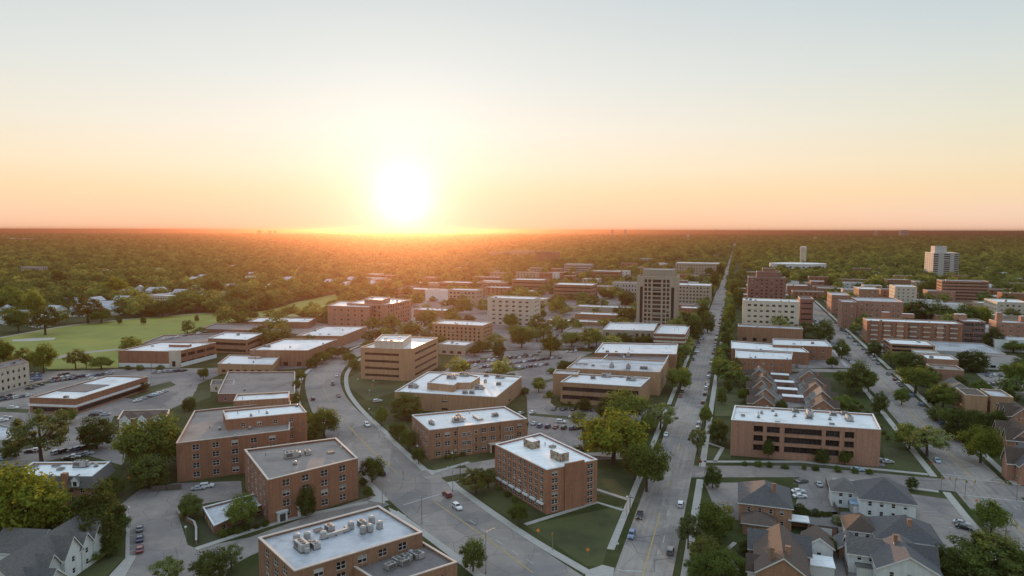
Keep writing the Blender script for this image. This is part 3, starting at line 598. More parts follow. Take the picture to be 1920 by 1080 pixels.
for (u0, u1) in [(.159, .224), (.249, .338), (.37, .62), (.645, .737), (.769, .832)]:   # set-back glazing inside each bay
    for k in range(3):
        q = a_ + d * Lf * u0 + Vector((-d.y, d.x)) * 1.3; A, Bm, C, _ = window_mesh(Lf * (u1 - u0) - .02, min(2.6, fh * .82), 'ribbon', 0)
        f = link('window', A, r, (q.x, q.y, 1.8 + fh * k + min(.9, fh - min(2.6, fh * .82) - .1)), ang); link('pane', Bm, f)
shops = [
 ('brick_shop', 'brick shop block with stepped white roof and many units right of the avenue', [(1379, 671), (1484, 674), (1486, 661), (1379, 655)], (1379, 671, 700), 6),
 ('brick_shop', 'long white-roofed block behind the stepped brick shop right of the avenue', [(1371, 653), (1517, 661), (1500, 648), (1371, 639)], 8.5, 4),
 ('brick_shop', 'brick shop block with long white roof beside the second avenue', [(1449, 646), (1560, 650), (1548, 638), (1449, 635)], (1560, 650, 676), 3)]
for n, l, p, h, u in shops: B(n, l, 'shop', p, h, 'brick_red', 'roof_white', W2(n=2, w=1.6, h=1.7, sp=6, m=3), units=u, coping='coping_white')
ANCH.append(('the stepped brick shop', P(1430, 690, 8)))
r = G('office_block', 'cream five-storey office block with square windows right of the avenue', 'office', 1391, 1497, 626, 563, 24, 'concrete_cream', 'roof_white', W2(n=6, w=2.6, h=1.7, sp=5.2, m=3, frame='dark'), 'the cream five-storey offices', units=5)
G(0, 0, 0, 1498, 1523, 622, 560, 24, 'brick_dark', 'roof_gravel', RB(n=6, h=1.2), root=r, dv=0)
G(0, 0, 0, 1383, 1505, 640, 612, 16, 'brick_brown', 'roof_silver', Fac('punch', n=1, w=3, h=2.6, sp=8, frame='dark'), root=r, units=2)
r = G('brown_tower', 'dark brown stepped brick tower with flat penthouse right of the avenue', 'tower', 1401, 1472, 578, 520, 34, 'brick_dark', 'roof_gravel', W2(n=9, w=2.2, h=1.8, sp=5, m=2, frame='dark'), 'the dark brown stepped tower')
tz = HT(1435, 504, 578); tq = gpoly(1417, 1462, 578, 22, 6); block(r, tq, 20, HT(1435, 510, 578), NOFAC, 'brick_dark', 'roof_gravel'); tq = gpoly(1428, 1452, 578, 14, 10); block(r, tq, 20, tz, NOFAC, 'brick_brown', 'roof_gravel')
r = G('apartment_court', 'sunlit brick apartment court with irregular pale roofs beside the second avenue', 'apartment house', 1606, 1692, 612, 564, 42, 'brick_pink', 'roof_silver', W2(n=5, w=1.8, h=1.8, sp=4.4), 'the sunlit apartment court', units=4)
G(0, 0, 0, 1577, 1604, 616, 566, 26, 'brick_pink', 'roof_silver', W2(n=5, w=1.6, h=1.8, sp=4), root=r, units=1)
G(0, 0, 0, 1558, 1592, 588, 553, 40, 'brick_pink', 'roof_silver', W2(n=4, w=1.6, h=1.8, sp=4), root=r, units=1)
G(0, 0, 0, 1612, 1650, 575, 543, 40, 'brick_brown', 'roof_white', W2(n=4, w=1.6, h=1.8, sp=4), root=r, units=3, dv=10)
r = G('long_apartments', 'long five-storey dark brick apartment house with white roof and brick roof houses', 'apartment house', 1624, 1803, 642, 601, 20, 'brick_red', 'roof_white', W2(n=5, w=2.2, h=1.6, sp=6.2, m=2.5), 'the long dark brick apartments', units=6, pents=[(1660, 596, 6, 5, 5, 'brick_pink'), (1702, 596, 9, 5, 3.5, 'brick_pink'), (1800, 600, 8, 6, 5, 'brick_pink')])
G(0, 0, 0, 1804, 1846, 644, 602, 20, 'brick_dark', 'roof_white', Fac('bays', n=4, h=2.6, sill=1.0, frame='white', depth=1.2, bays=[(.06, .48), (.52, .94)]), root=r)
pl_ = gpoly(1624, 1803, 642, 20); zz = HT(1624, 601, 642)
for k in range(7):
    q = pl_[0].lerp(pl_[1], (k + .55) / 7.2) - r.location.xy; m_ = MB(); m_.box(-2.2, 2.2, -1.1, 0, 0, zz - .5)
    for f_ in range(4): m_.box(-2.5, 2.5, -1.6, -1.1, 2.6 + f_ * zz * .21, 3.5 + f_ * zz * .21, 1)
    link('balcony_bay', m_.mesh('balcony_bay', ('brick_dark', 'brick_red', 'brick_pink')[k % 3], 'concrete_cream'), r, (q.x, q.y, 0), -GA)
r = G('balcony_flats', 'brown flats with stacked open balconies and white roof below the long brick apartments', 'apartment house', 1668, 1752, 676, 644, 24, 'brick_brown', 'roof_white', RB(n=4, h=1.5), 'the balcony flats', units=3, edgefac={3: RB(n=4, h=1.6, m=.8)})
G(0, 0, 0, 1707, 1752, 678, 655, 12, 'concrete_cream', 'roof_white', NOFAC, root=r, dv=-12)
G('market_hall', 'wide low hall with pale blue and white roofs at right', 'hall', 1752, 1885, 672, 657, 46, 'stone_grey', 'roof_silver', NOFAC, units=8)
G('market_hall', 'low grey-roofed hall with white window band at the right edge', 'hall', 1848, 1930, 692, 676, 26, 'stucco_white', 'roof_grey', W2(n=1, w=3, h=1.8, sp=5, frame='dark'), units=2, par=.4)
r = G('brick_flats', 'three-storey brick flats with pale flat roof, sunlit left side, near the second avenue', 'apartment house', 1737, 1796, 705, 672, 18, 'brick_pink', 'roof_white', NOFAC, 'the pale-roofed brick flats', units=2, edgefac={3: W2(n=3, w=1.4, h=1.9, sp=4)})
G(0, 0, 0, 1747, 1806, 724, 691, 15, 'brick_pink', 'roof_grey', NOFAC, root=r, units=1)
r = G('brick_flats', 'tan brick flats with gabled dark roof and sunlit left wall beside the second avenue', 'apartment house', 1808, 1850, 778, 740, 16, 'brick_tan', 'shingle_brown', NOFAC, 'the tan brick flats', par=.3, edgefac={3: W2(n=3, w=1.4, h=1.5, sp=4)})
G(0, 0, 0, 1856, 1898, 780, 742, 16, 'brick_tan', 'roof_silver', W2(n=2, w=1.6, h=1.5, sp=4, frame='dark'), root=r)
r = G('apartment_tower', 'tall pale apartment tower with sunlit left flank, standing in trees at right', 'tower', 1748, 1796, 524, 474, 62, 'tower_grey', 'roof_white', Fac('bays', n=14, h=1.9, sill=.9, frame='dark', bays=[(.02, .2), (.42, .66), (.82, .99)], depth=.6, top=1.5), 'the tall pale apartment tower', edgefac={3: Fac('bays', n=14, h=1.5, sill=1, frame='dark', bays=[(.1, .2), (.3, .4), (.55, .65), (.8, .9)], top=1.5)})
tq = gpoly(1754, 1776, 524, 30, 14); block(r, tq, 20, HT(1760, 462, 524), NOFAC, 'tower_grey', 'roof_white')
r = G('stepped_flats', 'stepped brick flats with open balconies before the tall pale apartment tower', 'apartment house', 1764, 1852, 568, 526, 24, 'brick_pink', 'roof_silver', RB(n=7, h=1.4), 'the stepped balcony flats', units=4)
G(0, 0, 0, 1738, 1790, 568, 545, 24, 'brick_pink', 'roof_silver', W2(n=4, w=1.8, h=1.5, sp=5), root=r, dv=-1)
G('cream_block', 'small cream block with plain sunlit left wall left of the stepped balcony flats', 'building', 1677, 1718, 571, 537, 34, 'concrete_cream', 'roof_white', W2(n=5, w=1.6, h=1.4, sp=5, frame='dark'), units=2)
G('pale_flats', 'pale flats with white roofs cut off by the right picture edge', 'apartment house', 1868, 1930, 600, 566, 40, 'concrete_cream', 'roof_white', W2(n=4, w=2, h=1.7, sp=5, frame='dark'), units=3)
G('brick_flats', 'brick flats with sunlit chimney-like towers at the right picture edge', 'apartment house', 1868, 1935, 642, 604, 20, 'brick_pink', 'roof_silver', W2(n=4, w=1.8, h=1.7, sp=5), pents=[(1872, 604, 4, 4, 8, 'brick_pink'), (1918, 604, 5, 5, 5, 'brick_pink')])
G('red_shop', 'red brick building with white roof left behind the sunlit apartment court', 'building', 1477, 1514, 553, 535, 26, 'brick_red', 'roof_white', NOFAC, units=2)
G('red_shop', 'brown building with long white roof at the second avenue\'s far end', 'building', 1533, 1582, 553, 540, 20, 'brick_brown', 'roof_white', NOFAC, units=1)
G('white_house_block', 'low white block with pale roofs right of the stepped brick shop', 'building', 1640, 1688, 660, 650, 14, 'stucco_white', 'roof_silver', NOFAC)
# round white arena with its concrete shaft
c = P(1517, 512); ra = 53 / 1280 * c.y; hz_ = HT(1517, 496, 512)
ring = [Vector((c.x + ra * cos(2 * pi * i / 28), c.y + ra + ra * .8 * sin(2 * pi * i / 28))) for i in range(28)]
ar = empty('round_arena', (c.x, c.y + ra, 0), 'round white low arena in the woods beyond the avenues', 'arena'); ANCH.append(('the round white arena', Vector((c.x, c.y + ra, hz_))))
block(ar, ring, 0, hz_, W2(n=2, w=4, h=3.4, sp=9, frame='dark', m=2), 'stucco_white', 'roof_white', units=4)
c = P(1505, 503); st = empty('water_tower', (c.x, c.y, 0), 'slender pale concrete shaft standing at the round white arena', 'water tower')
m_ = MB(); hh = HT(1505, 463, 503); m_.cyl((0, 0, 0), (0, 0, hh - 8), 7, 7, 16); m_.cyl((0, 0, hh - 8), (0, 0, hh), 7.8, 7.8, 16); m_.cyl((0, 0, hh), (0, 0, hh + 2), 7.8, 4, 16); m_.build('shaft', 'concrete_cream', st)
# ------------------------------------------------------------------ pitched-roof houses
def house(name, label, c, w, d, he, hr, rz=-GA, wall='brick_brown', roof='shingle_brown', hip=False, ov=.5, chim=(), win=True, group=None, cat='house', trim=None, root=None, near=True, off=(0, 0), turn=False):
    """w across, d along the ridge (local y); gable ends face -y and +y"""
    if root is None: root = empty(name, (c[0], c[1], 0), label, cat, group, rz)
    ox, oy = off; x0, x1, y0, y1 = ox - w / 2, ox + w / 2, oy - d / 2, oy + d / 2
    FOOT.append([(Matrix.Rotation(root.rotation_euler.z, 2) @ Vector(q)) + root.location.xy for q in ((x0, y0), (x1, y0), (x1, y1), (x0, y1))])
    b = MB(); ws = []
    pts = [(x0, y0), (x1, y0), (x1, y1), (x0, y1)]
    for i in range(4):
        p, q = Vector(pts[i]), Vector(pts[(i + 1) % 4]); L = (q - p).length; dd = (q - p) / L
        nw = (Matrix.Rotation(root.rotation_euler.z, 2) @ Vector((dd.y, -dd.x))).dot(-root.location.xy) > 0
        ops = W2(n=max(1, round(he / 3.1)), w=1.1, h=1.5, sp=3.6, m=1.2, top=.3).openings(L, 0, he) if win and nw else []
        wall_faces(b, p, q, 0, he, ops, .22)
        for (u, z, ww, hh) in ops: t = p + dd * u; ws.append(((t.x, t.y, z), atan2(dd.y, dd.x), ww, hh, 'white', .22))
    if not hip:
        b.face([(x0, y0, he), (x1, y0, he), (ox, y0, hr)]); b.face([(x1, y1, he), (x0, y1, he), (ox, y1, hr)])
    tv = lambda v: (ox - (v[1] - oy), oy + (v[0] - ox), v[2])
    if turn: b.v = [tv(v) for v in b.v]; ws = [(tv(w_[0]), w_[1] + pi / 2, *w_[2:]) for w_ in ws]
    b.build('wall', wall, root); add_windows(root, ws, near)
    rb = MB(); e = ov; zd = (hr - he) * e / (w / 2); t = .18
    X0, X1, Y0, Y1 = x0 - e, x1 + e, y0 - e, y1 + e; ze = he - zd
    for dz, fl in ((t, 0), (0, 1)):
        if hip:
            yr = w / 2 * .96
            ra_, rb_ = (ox, Y0 + min(yr, (Y1 - Y0) / 2 - .05), hr + dz), (ox, Y1 - min(yr, (Y1 - Y0) / 2 - .05), hr + dz)
            q = [[(X0, Y0, ze + dz), (X1, Y0, ze + dz), ra_], [(X1, Y0, ze + dz), (X1, Y1, ze + dz), rb_, ra_], [(X1, Y1, ze + dz), (X0, Y1, ze + dz), rb_], [(X0, Y1, ze + dz), (X0, Y0, ze + dz), ra_, rb_]]
        else:
            q = [[(X1, Y0, ze + dz), (X1, Y1, ze + dz), (ox, Y1, hr + dz), (ox, Y0, hr + dz)], [(X0, Y1, ze + dz), (X0, Y0, ze + dz), (ox, Y0, hr + dz), (ox, Y1, hr + dz)]]
        for f in q: rb.face(f[::-1] if fl else f)
    if turn: rb.v = [tv(v) for v in rb.v]
    ro = rb.build('roof', roof, root)
    tb = MB()
    if hip:
        for p, q in (((X0, Y0), (X1, Y0)), ((X1, Y0), (X1, Y1)), ((X1, Y1), (X0, Y1)), ((X0, Y1), (X0, Y0))):
            tb.face([(*p, ze - .12), (*q, ze - .12), (*q, ze + t + .01), (*p, ze + t + .01)])
    else:
        for y, s_ in ((Y0 - .01, 1), (Y1 + .01, -1)):
            for xa, xb in ((X0, ox), (ox, X1)):
                za, zb = (ze, hr) if xa == X0 else (hr, ze)
                f = [(xa, y, za - .2), (xb, y, zb - .2), (xb, y, zb + t + .02), (xa, y, za + t + .02)]; tb.face(f if s_ > 0 else f[::-1])
        for x, s_ in ((X0, -1), (X1, 1)):
            f = [(x, Y0, ze - .15), (x, Y1, ze - .15), (x, Y1, ze + t), (x, Y0, ze + t)]; tb.face(f if s_ > 0 else f[::-1])
    if turn: tb.v = [tv(v) for v in tb.v]
    tb.build('eave_trim', trim or 'frame_white', root)
    for (cx, cy) in chim:
        zc = he + (hr - he) * (1 - abs(cx) / (w / 2)) - .6
        m_ = MB(); m_.box(ox + cx - .5, ox + cx + .5, oy + cy - .4, oy + cy + .4, zc, hr + 1.2); m_.box(ox + cx - .6, ox + cx + .6, oy + cy - .5, oy + cy + .5, hr + 1.2, hr + 1.4, 0, bottom=True); link('chimney', m_.mesh('chimney', 'brick_brown'), ro)
    return root
c = P(1432, 968); h_ = house('brick_house', 'brick house with blue-grey hipped roof at the driveway right of the avenue', c, 15, 17, 7, 11, wall='brick_brown', roof='shingle_slate', hip=True, chim=[(2.5, -4)]); ANCH.append(('the blue-grey hipped house', Vector((*c.xy, 8))))
house(0, 0, 0, 9, 9, 3.6, 5.2, wall='brick_brown', roof='shingle_brown', hip=True, root=h_, off=(-2, -11))
m_ = MB(); m_.box(6.5, 12.5, -9, -4, 3.1, 3.4, bottom=True); m_.box(7, 12, -4.6, -4.3, 0, 3.1, 1); m_.box(12, 12.3, -8.8, -4.3, 0, 3.1, 1); m_.build('porch_roof', ('roof_white', 'brick_brown'), h_)
c = P(1462, 1092); h_ = house('brick_house', 'big brown-roofed gabled house with white trim and skylight near the bottom edge', c, 12, 20, 7, 11.2, wall='brick_brown', roof='shingle_brown', chim=[(-2.5, -8), (1.2, -6)]); ANCH.append(('the big brown-roofed house', Vector((*c.xy, 9))))
c = P(1654, 958); h_ = house('white_house', 'white-walled house with slate hipped roof between car park and back yards', c, 15.5, 15, 6.2, 11, wall='stucco_white', roof='shingle_slate', hip=True); ANCH.append(('the white-walled hipped house', Vector((*c.xy, 9))))
house(0, 0, 0, 8, 8, 5.5, 8.5, wall='stucco_white', roof='shingle_grey', hip=True, root=h_, off=(-11, 3))
c = P(1692, 1032); h_ = house('brick_house', 'brick house with dark hipped roof and chimney before the white-walled house', c, 16, 14, 5.8, 10.2, wall='brick_dark', roof='shingle_slate', hip=True, chim=[(0, -6)]); ANCH.append(('the dark hipped brick house', Vector((*c.xy, 9))))
house(0, 0, 0, 8, 9, 5.6, 8.6, wall='stucco_white', roof='shingle_brown', hip=True, root=h_, off=(-11, 1))
c = P(1692, 1092); h_ = house('gabled_house', 'dark-roofed house with white-trimmed pale gable at the bottom edge', c, 14, 13, 6, 9.8, wall='stucco_white', roof='shingle_slate', chim=[(-1.5, 3)]); ANCH.append(('the white-trimmed gabled house', Vector((*c.xy, 9))))
house(0, 0, 0, 7, 8, 5.5, 8.5, wall='stucco_white', roof='shingle_grey', root=h_, off=(-8.5, 5), turn=True); house(0, 0, 0, 6, 9, 5.6, 9.6, wall='stucco_white', roof='shingle_slate', root=h_, off=(3, 2), turn=True)
hb = [o for o in COL.objects if o.name.startswith('brick_house') and 'brown-roofed' in o.get('label', '')][0]
house(0, 0, 0, 8, 15, 6, 9.4, wall='brick_dark', roof='shingle_slate', root=hb, off=(0, 9), turn=True); house(0, 0, 0, 5, 8, 5, 7.8, wall='stucco_white', roof='shingle_brown', root=hb, off=(-4, -3), turn=True)
c = P(1532, 1040); house('small_house', 'small white-walled house with brown roof right of the big brown-roofed house', c, 7, 8, 4.2, 6.6, wall='stucco_white', roof='shingle_brown')
c = P(1590, 1040); house('small_house', 'little dark-roofed back house between the fences and the dark hipped house', c, 5.5, 7, 3.4, 5.4, wall='brick_brown', roof='shingle_slate')
sheds = [(1541, 997, 7.5, 5, 'shingle_grey', 'brick_dark', 'flat grey-roofed garage between the hipped brick house and back yards'), (1607, 1003, 5.5, 5, 'roof_silver', 'brick_brown', 'pale-roofed garage left of the dark hipped brick house'), (1538, 1072, 6, 6, 'roof_white', 'stucco_white', 'white-roofed shed right of the big brown-roofed house'), (1606, 958, 4, 4, 'awning_blue', 'stone_grey', 'small blue-roofed lean-to left of the white-walled hipped house'), (1618, 1072, 4, 7, 'shingle_grey', 'stucco_white', 'narrow pale shed left of the white-trimmed gabled house')]
for px, py, w, d, rf, wl, lb in sheds:
    c = P(px, py); e_ = empty('garage', (c.x, c.y, 0), lb, 'garage', rz=-GA); m_ = MB(); m_.box(-w / 2, w / 2, -d / 2, d / 2, 0, 2.8); m_.build('wall', wl, e_)
    m_ = MB(); m_.box(-w / 2 - .25, w / 2 + .25, -d / 2 - .25, d / 2 + .25, 2.8, 3.05, bottom=True); m_.build('roof', rf, e_); m_ = MB(); m_.box(-w * .32, w * .32, -d / 2 - .05, -d / 2, .05, 2.3); m_.build('door', 'frame_white', e_)
# the two receding rows of gabled houses between the avenues
rows = [(1540, 778, 5, 17.5), (1430, 772, 5, 17.0)]
lbls = [('nearest', 'second from the front', 'middle one', 'second from the back', 'farthest')] * 2
for r_, (px, py, n, stp) in enumerate(rows):
    c0 = P(px, py).xy
    for i in range(n):
        q = c0 + V * stp * i + U * (i % 2) * 1.5
        h_ = house('row_house', 'brown gabled brick house, %s in the %s row between the avenues' % (lbls[r_][i], ('right', 'left')[r_]), q, 9.5, 11, 5.2, 8.8 + .5 * (i % 3), wall='brick_brown' if (i + r_) % 2 else 'brick_pink', roof=('shingle_brown', 'shingle_grey', 'shingle_brown')[i % 3], chim=[(2, 3)] if i % 2 else (), group='gabled houses between the avenues', near=False)
        house(0, 0, 0, 5.5, 7.5, 5.2, 7.9, wall='brick_brown', roof='shingle_brown', root=h_, off=(-3.5 if r_ else 3.5, -1), turn=True, near=False)
        house(0, 0, 0, 4, 4, 2.8, 4.3, wall='stucco_white', roof='shingle_grey', root=h_, off=(5 if r_ else -5, 3.5), near=False, win=False)
    ANCH.append((('the right row of gabled houses', 'the left row of gabled houses')[r_], Vector((*(c0 + V * stp * 2), 5))))
gl = ['in front', 'second from the front', 'third from the front', 'at the back']
for i, (px, py) in enumerate([(1486, 752), (1476, 738), (1470, 724), (1462, 710)]):
    c = P(px, py); e_ = empty('garage', (c.x, c.y, 0), 'white flat-roofed garage %s between the two rows of gabled houses' % gl[i], 'garage', 'garages between the house rows', rz=-GA)
    m_ = MB(); m_.box(-5, 5, -2.6, 2.6, 0, 2.7); m_.build('wall', 'brick_dark', e_); m_ = MB(); m_.box(-5.2, 5.2, -2.8, 2.8, 2.7, 2.95, bottom=True); m_.build('roof', 'roof_white', e_)
# right edge, sunlit Tudor houses
c = P(1908, 846); h_ = house('tudor_house', 'brick house with several steep brown gables at the right edge', c, 9, 15, 7, 11.5, wall='brick_pink', roof='shingle_brown', chim=[(2, 4)])
for oy_, w_, hr_ in ((5, 5.5, 11), (-1, 4.2, 9.8), (-5.5, 4.8, 10.6)): house(0, 0, 0, w_, 7, 7, hr_, root=h_, off=(-3, oy_), turn=True, wall='brick_pink', roof='shingle_brown')
ANCH.append(('the steep-gabled brick house', Vector((*c.xy, 9))))
c = P(1925, 900); h_ = house('tudor_house', 'second steep-gabled brick house, cut off by the right edge', c, 9, 13, 7, 12, wall='brick_pink', roof='shingle_slate'); house(0, 0, 0, 5.5, 8, 7, 11.5, root=h_, off=(-3, 0), turn=True, wall='brick_pink', roof='shingle_brown')
c = P(1908, 800); h_ = house('tudor_house', 'brick house with twin sunlit peaks above the steep-gabled brick house', c, 9, 13, 6.5, 10.5, wall='brick_pink', roof='shingle_brown')
for oy_ in (-3.2, 3.2): house(0, 0, 0, 4.6, 7, 6.5, 10, root=h_, off=(-3, oy_), turn=True, wall='brick_pink', roof='shingle_brown')
c = P(1765, 720); house('gabled_house', 'steep dark-roofed house beside the pale-roofed brick flats', c, 9, 12, 5.5, 9.5, wall='stone_grey', roof='shingle_slate')
c = P(1790, 745); house('gabled_house', 'grey gabled house among trees below the pale-roofed brick flats', c, 12, 14, 5.5, 9.5, wall='stone_grey', roof='shingle_grey')
# bottom left house with white half-timbered front
c = Vector((-120.5, 170)); h_ = house('timbered_house', 'long grey-roofed house with white gabled front in the bottom left corner', c, 11.5, 31, 6.5, 11.4, rz=-.08, wall='stucco_white', roof='shingle_grey'); ANCH.append(('the white-gabled corner house', Vector((*c.xy, 10))))
for oy_, w_, he_, hr_ in ((11.5, 6, 6.8, 11.2), (6, 4.6, 6.4, 9.6), (1, 6.2, 6.6, 10.8), (-6, 4.6, 6.4, 9.4)): house(0, 0, 0, w_, 7, he_, hr_, root=h_, off=(3.4, oy_), turn=True, wall='stucco_white', roof='shingle_grey')
house(0, 0, 0, 7, 9, 5, 8.5, root=h_, off=(7, -11), turn=True, wall='stucco_white', roof='shingle_slate')
house(0, 0, 0, 10, 12, 6, 10, root=h_, off=(-10, 6), turn=True, wall='stucco_white', roof='shingle_grey')
# suburban houses in the trees: one pale kind, copied
def copy_tree(o, parent=None):
    c = o.copy(); COL.objects.link(c); c.parent = parent
    for ch in list(o.children): copy_tree(ch, c)
    return c
YARDS = []
sub = [(105, 590), (150, 592), (22, 607), (12, 590), (198, 581), (240, 556), (310, 565), (325, 563), (345, 540), (402, 536), (365, 530), (413, 560), (395, 552), (470, 528), (505, 545), (560, 522), (540, 530), (560, 510), (300, 552), (60, 580), (475, 520), (380, 525), (620, 535), (660, 530), (650, 540), (700, 538), (1750, 494), (1625, 482), (1625, 492), (1795, 484), (1880, 520), (1850, 510), (860, 510), (880, 498), (1230, 475), (1160, 474), (1290, 482), (130, 574), (75, 612), (48, 600), (180, 572), (262, 548), (288, 552), (340, 556), (372, 548), (430, 545), (455, 560), (520, 560), (210, 590), (90, 606), (160, 586), (230, 570), (355, 572), (385, 566), (490, 500), (440, 505), (300, 512), (200, 515), (120, 520), (30, 530), (1480, 480), (1560, 470), (1680, 500), (1420, 490), (1850, 545), (1905, 532), (1900, 500), (1060, 480), (1000, 462), (830, 470), (760, 490), (1240, 500), (1200, 470)]
p0 = None
for i, (px, py) in enumerate(sub):
    c = P(px, py); lb = 'small pale house half hidden by trees beyond the golf lawn' if px < 700 else 'small pale house half hidden in the far woods'
    gp = 'pale houses in the trees beyond the lawn' if px < 700 else 'pale houses in the far woods'
    if p0 is None: o = p0 = house('suburban_house', lb, c, 13, 16, 6, 10, wall='stucco_white', roof='roof_silver', group=gp, win=False, near=False)
    else: o = copy_tree(p0); o.location = (c.x, c.y, 0); o['label'] = lb; o['group'] = gp; FOOT.append([c.xy + Vector(q) for q in ((-7, -8), (7, -8), (7, 8), (-7, 8))])
    o.rotation_euler.z = rnd.uniform(-pi, pi)
    YARDS.append(c.xy)
G('school', 'wide white-roofed two-storey house in trees behind the golf lawn', 'building', 275, 325, 568, 553, 14, 'concrete_cream', 'roof_white', W2(n=2, w=2, sp=4, frame='dark'))
G('grey_flats', 'grey flats standing in the woods at far left', 'apartment house', 40, 75, 516, 500, 16, 'stone_grey', 'roof_grey', W2(n=4, w=2, sp=5, frame='dark'))
# low shop blocks filling the far side of the town
def free_spot(poly, m=5):
    xs = [q.x for q in poly]; ys = [q.y for q in poly]; x0, x1, y0, y1 = min(xs) - m, max(xs) + m, min(ys) - m, max(ys) + m
    for f in FOOT:
        if min(q[0] for q in f) < x1 and max(q[0] for q in f) > x0 and min(q[1] for q in f) < y1 and max(q[1] for q in f) > y0: return False
    return True
AVC = P(1210, 1060).xy; AV2C = P(1727, 795).xy
W_AV = 7.4; zones = [((690, 1330), (500, 600), 62), ((1400, 1900), (512, 640), 44), ((1690, 1910), (640, 700), 6), ((1395, 1545), (530, 640), 10), ((1580, 1900), (540, 600), 12)]
kinds_ = [('brick_brown', 'roof_white', 'brown low block with white flat roof'), ('concrete_tan', 'roof_white', 'tan low block with white flat roof'), ('brick_red', 'roof_grey', 'red brick low block with grey flat roof'), ('stucco_white', 'roof_silver', 'pale low block with silver-grey flat roof'), ('brick_dark', 'roof_white', 'dark brick low block with white flat roof')]
fr = random.Random(41)
for (xa, xb), (ya, yb_), nn in zones:
    k = 0; tries = 0
    while k < nn and tries < 3000:
        tries += 1
        q = P(fr.uniform(xa, xb), fr.uniform(ya, yb_) if fr.random() < .6 else fr.uniform(ya, (ya + yb_) / 2)).xy; w_ = fr.uniform(18, 46); d_ = fr.uniform(14, 24); hh = fr.choice((5.5, 7.5, 9, 11, 14))
        if abs((q - AVC).dot(U)) < W_AV + 14 + w_ / 2 or (abs((q - AV2C).dot(U)) < 20 + w_ / 2 and (q - AV2C).dot(V) < 640): continue
        poly = [q - U * w_ / 2 - V * d_ / 2, q + U * w_ / 2 - V * d_ / 2, q + U * w_ / 2 + V * d_ / 2, q - U * w_ / 2 + V * d_ / 2]
        if not free_spot(poly): continue
        wl, rf, ds = fr.choice(kinds_); sd_ = 'left' if (q - AVC).dot(U) < 0 else 'right'
        rt = empty('shop_block', (q.x, q.y, 0), '%s in the far town, %s of the avenue' % (ds, sd_), 'building', 'low blocks of the far town')
        block(rt, poly, 0, hh, W2(n=max(1, int(hh / 3.6)), w=2.2, h=1.6, sp=6.5, m=2, frame='dark', top=.9) if fr.random() < .75 else NOFAC, wl, rf, units=fr.randint(1, 4)); k += 1
# far skyline
def sky_tower(lb, px, wpx, yt, yb, m='stone_grey', name='distant_tower', dist=None):
    d0 = P(px, yb); w = wpx / F * d0.y; h = HT(px, yt, yb); e = empty(name, (d0.x, d0.y, 0), lb, 'tower')
    m_ = MB(); m_.box(-w / 2, w / 2, -w * .3, w * .3, 0, h); m_.box(-w * .3, w * .3, -w * .2, w * .2, h, h * 1.04); m_.build('wall', m, e)
sky_tower('broad dark tower block breaking the horizon at far right', 1694, 15, 432, 446)
sky_tower('small dark tower on the horizon left of the broad one', 1643, 5, 433, 446)
sky_tower('dark tower on the horizon right of the sun, left one of two', 1148, 5, 431, 445); sky_tower('dark tower on the horizon right of the sun, right one of two', 1172, 5, 431, 445)
sky_tower('dark tower on the horizon left of the sun, leftmost of three', 487, 6, 432, 444, 'brick_brown'); sky_tower('dark tower on the horizon left of the sun, middle of three', 506, 5, 433, 444, 'brick_brown'); sky_tower('dark tower on the horizon left of the sun, rightmost of three', 516, 4, 433, 444, 'brick_brown')
sky_tower('low square tower in the far right woods', 1812, 6, 449, 457, 'brick_pink')
sky_tower('small sunlit tower in the far woods above the round white arena', 1529, 5, 445, 453, 'concrete_cream')
for px, w_, yt, yb in ((20, 9, 446, 453), (33, 6, 447, 453), (52, 12, 447, 454), (64, 6, 448, 454), (83, 5, 447, 452), (120, 6, 449, 453), (157, 9, 447, 452)):
    d0 = P(px, yb); e = empty('distant_block', (d0.x, d0.y, 0), 'tiny white block in the hazy distance at far left', 'building', 'white blocks on the far left skyline'); ww = w_ / F * d0.y; m_ = MB(); m_.box(-ww / 2, ww / 2, -20, 20, 0, HT(px, yt, yb)); m_.build('wall', 'stucco_white', e)
d0 = P(1290, 455); e = empty('water_tower', (d0.x, d0.y, 0), 'small white water tower in the far woods left of the avenue', 'water tower'); hh = HT(1290, 440, 455); m_ = MB(); m_.cyl((0, 0, 0), (0, 0, hh * .65), 3.5, 3, 10); m_.cyl((0, 0, hh * .6), (0, 0, hh * .78), 3, 10, 14); m_.cyl((0, 0, hh * .78), (0, 0, hh * .9), 10, 10, 14); m_.cyl((0, 0, hh * .9), (0, 0, hh), 10, 2, 14); m_.build('tank', 'stucco_white', e)
d0 = P(1343, 450); e = empty('radio_mast', (d0.x, d0.y, 0), 'thin lattice radio mast on the horizon above the avenue', 'mast'); hh = HT(1343, 429, 450); m_ = MB(); m_.cyl((0, 0, 0), (0, 0, hh), 3, 1.2, 5); m_.box(-6, 6, -2, 2, hh * .8, hh * .83, bottom=True); m_.build('mast', 'pole_metal', e)
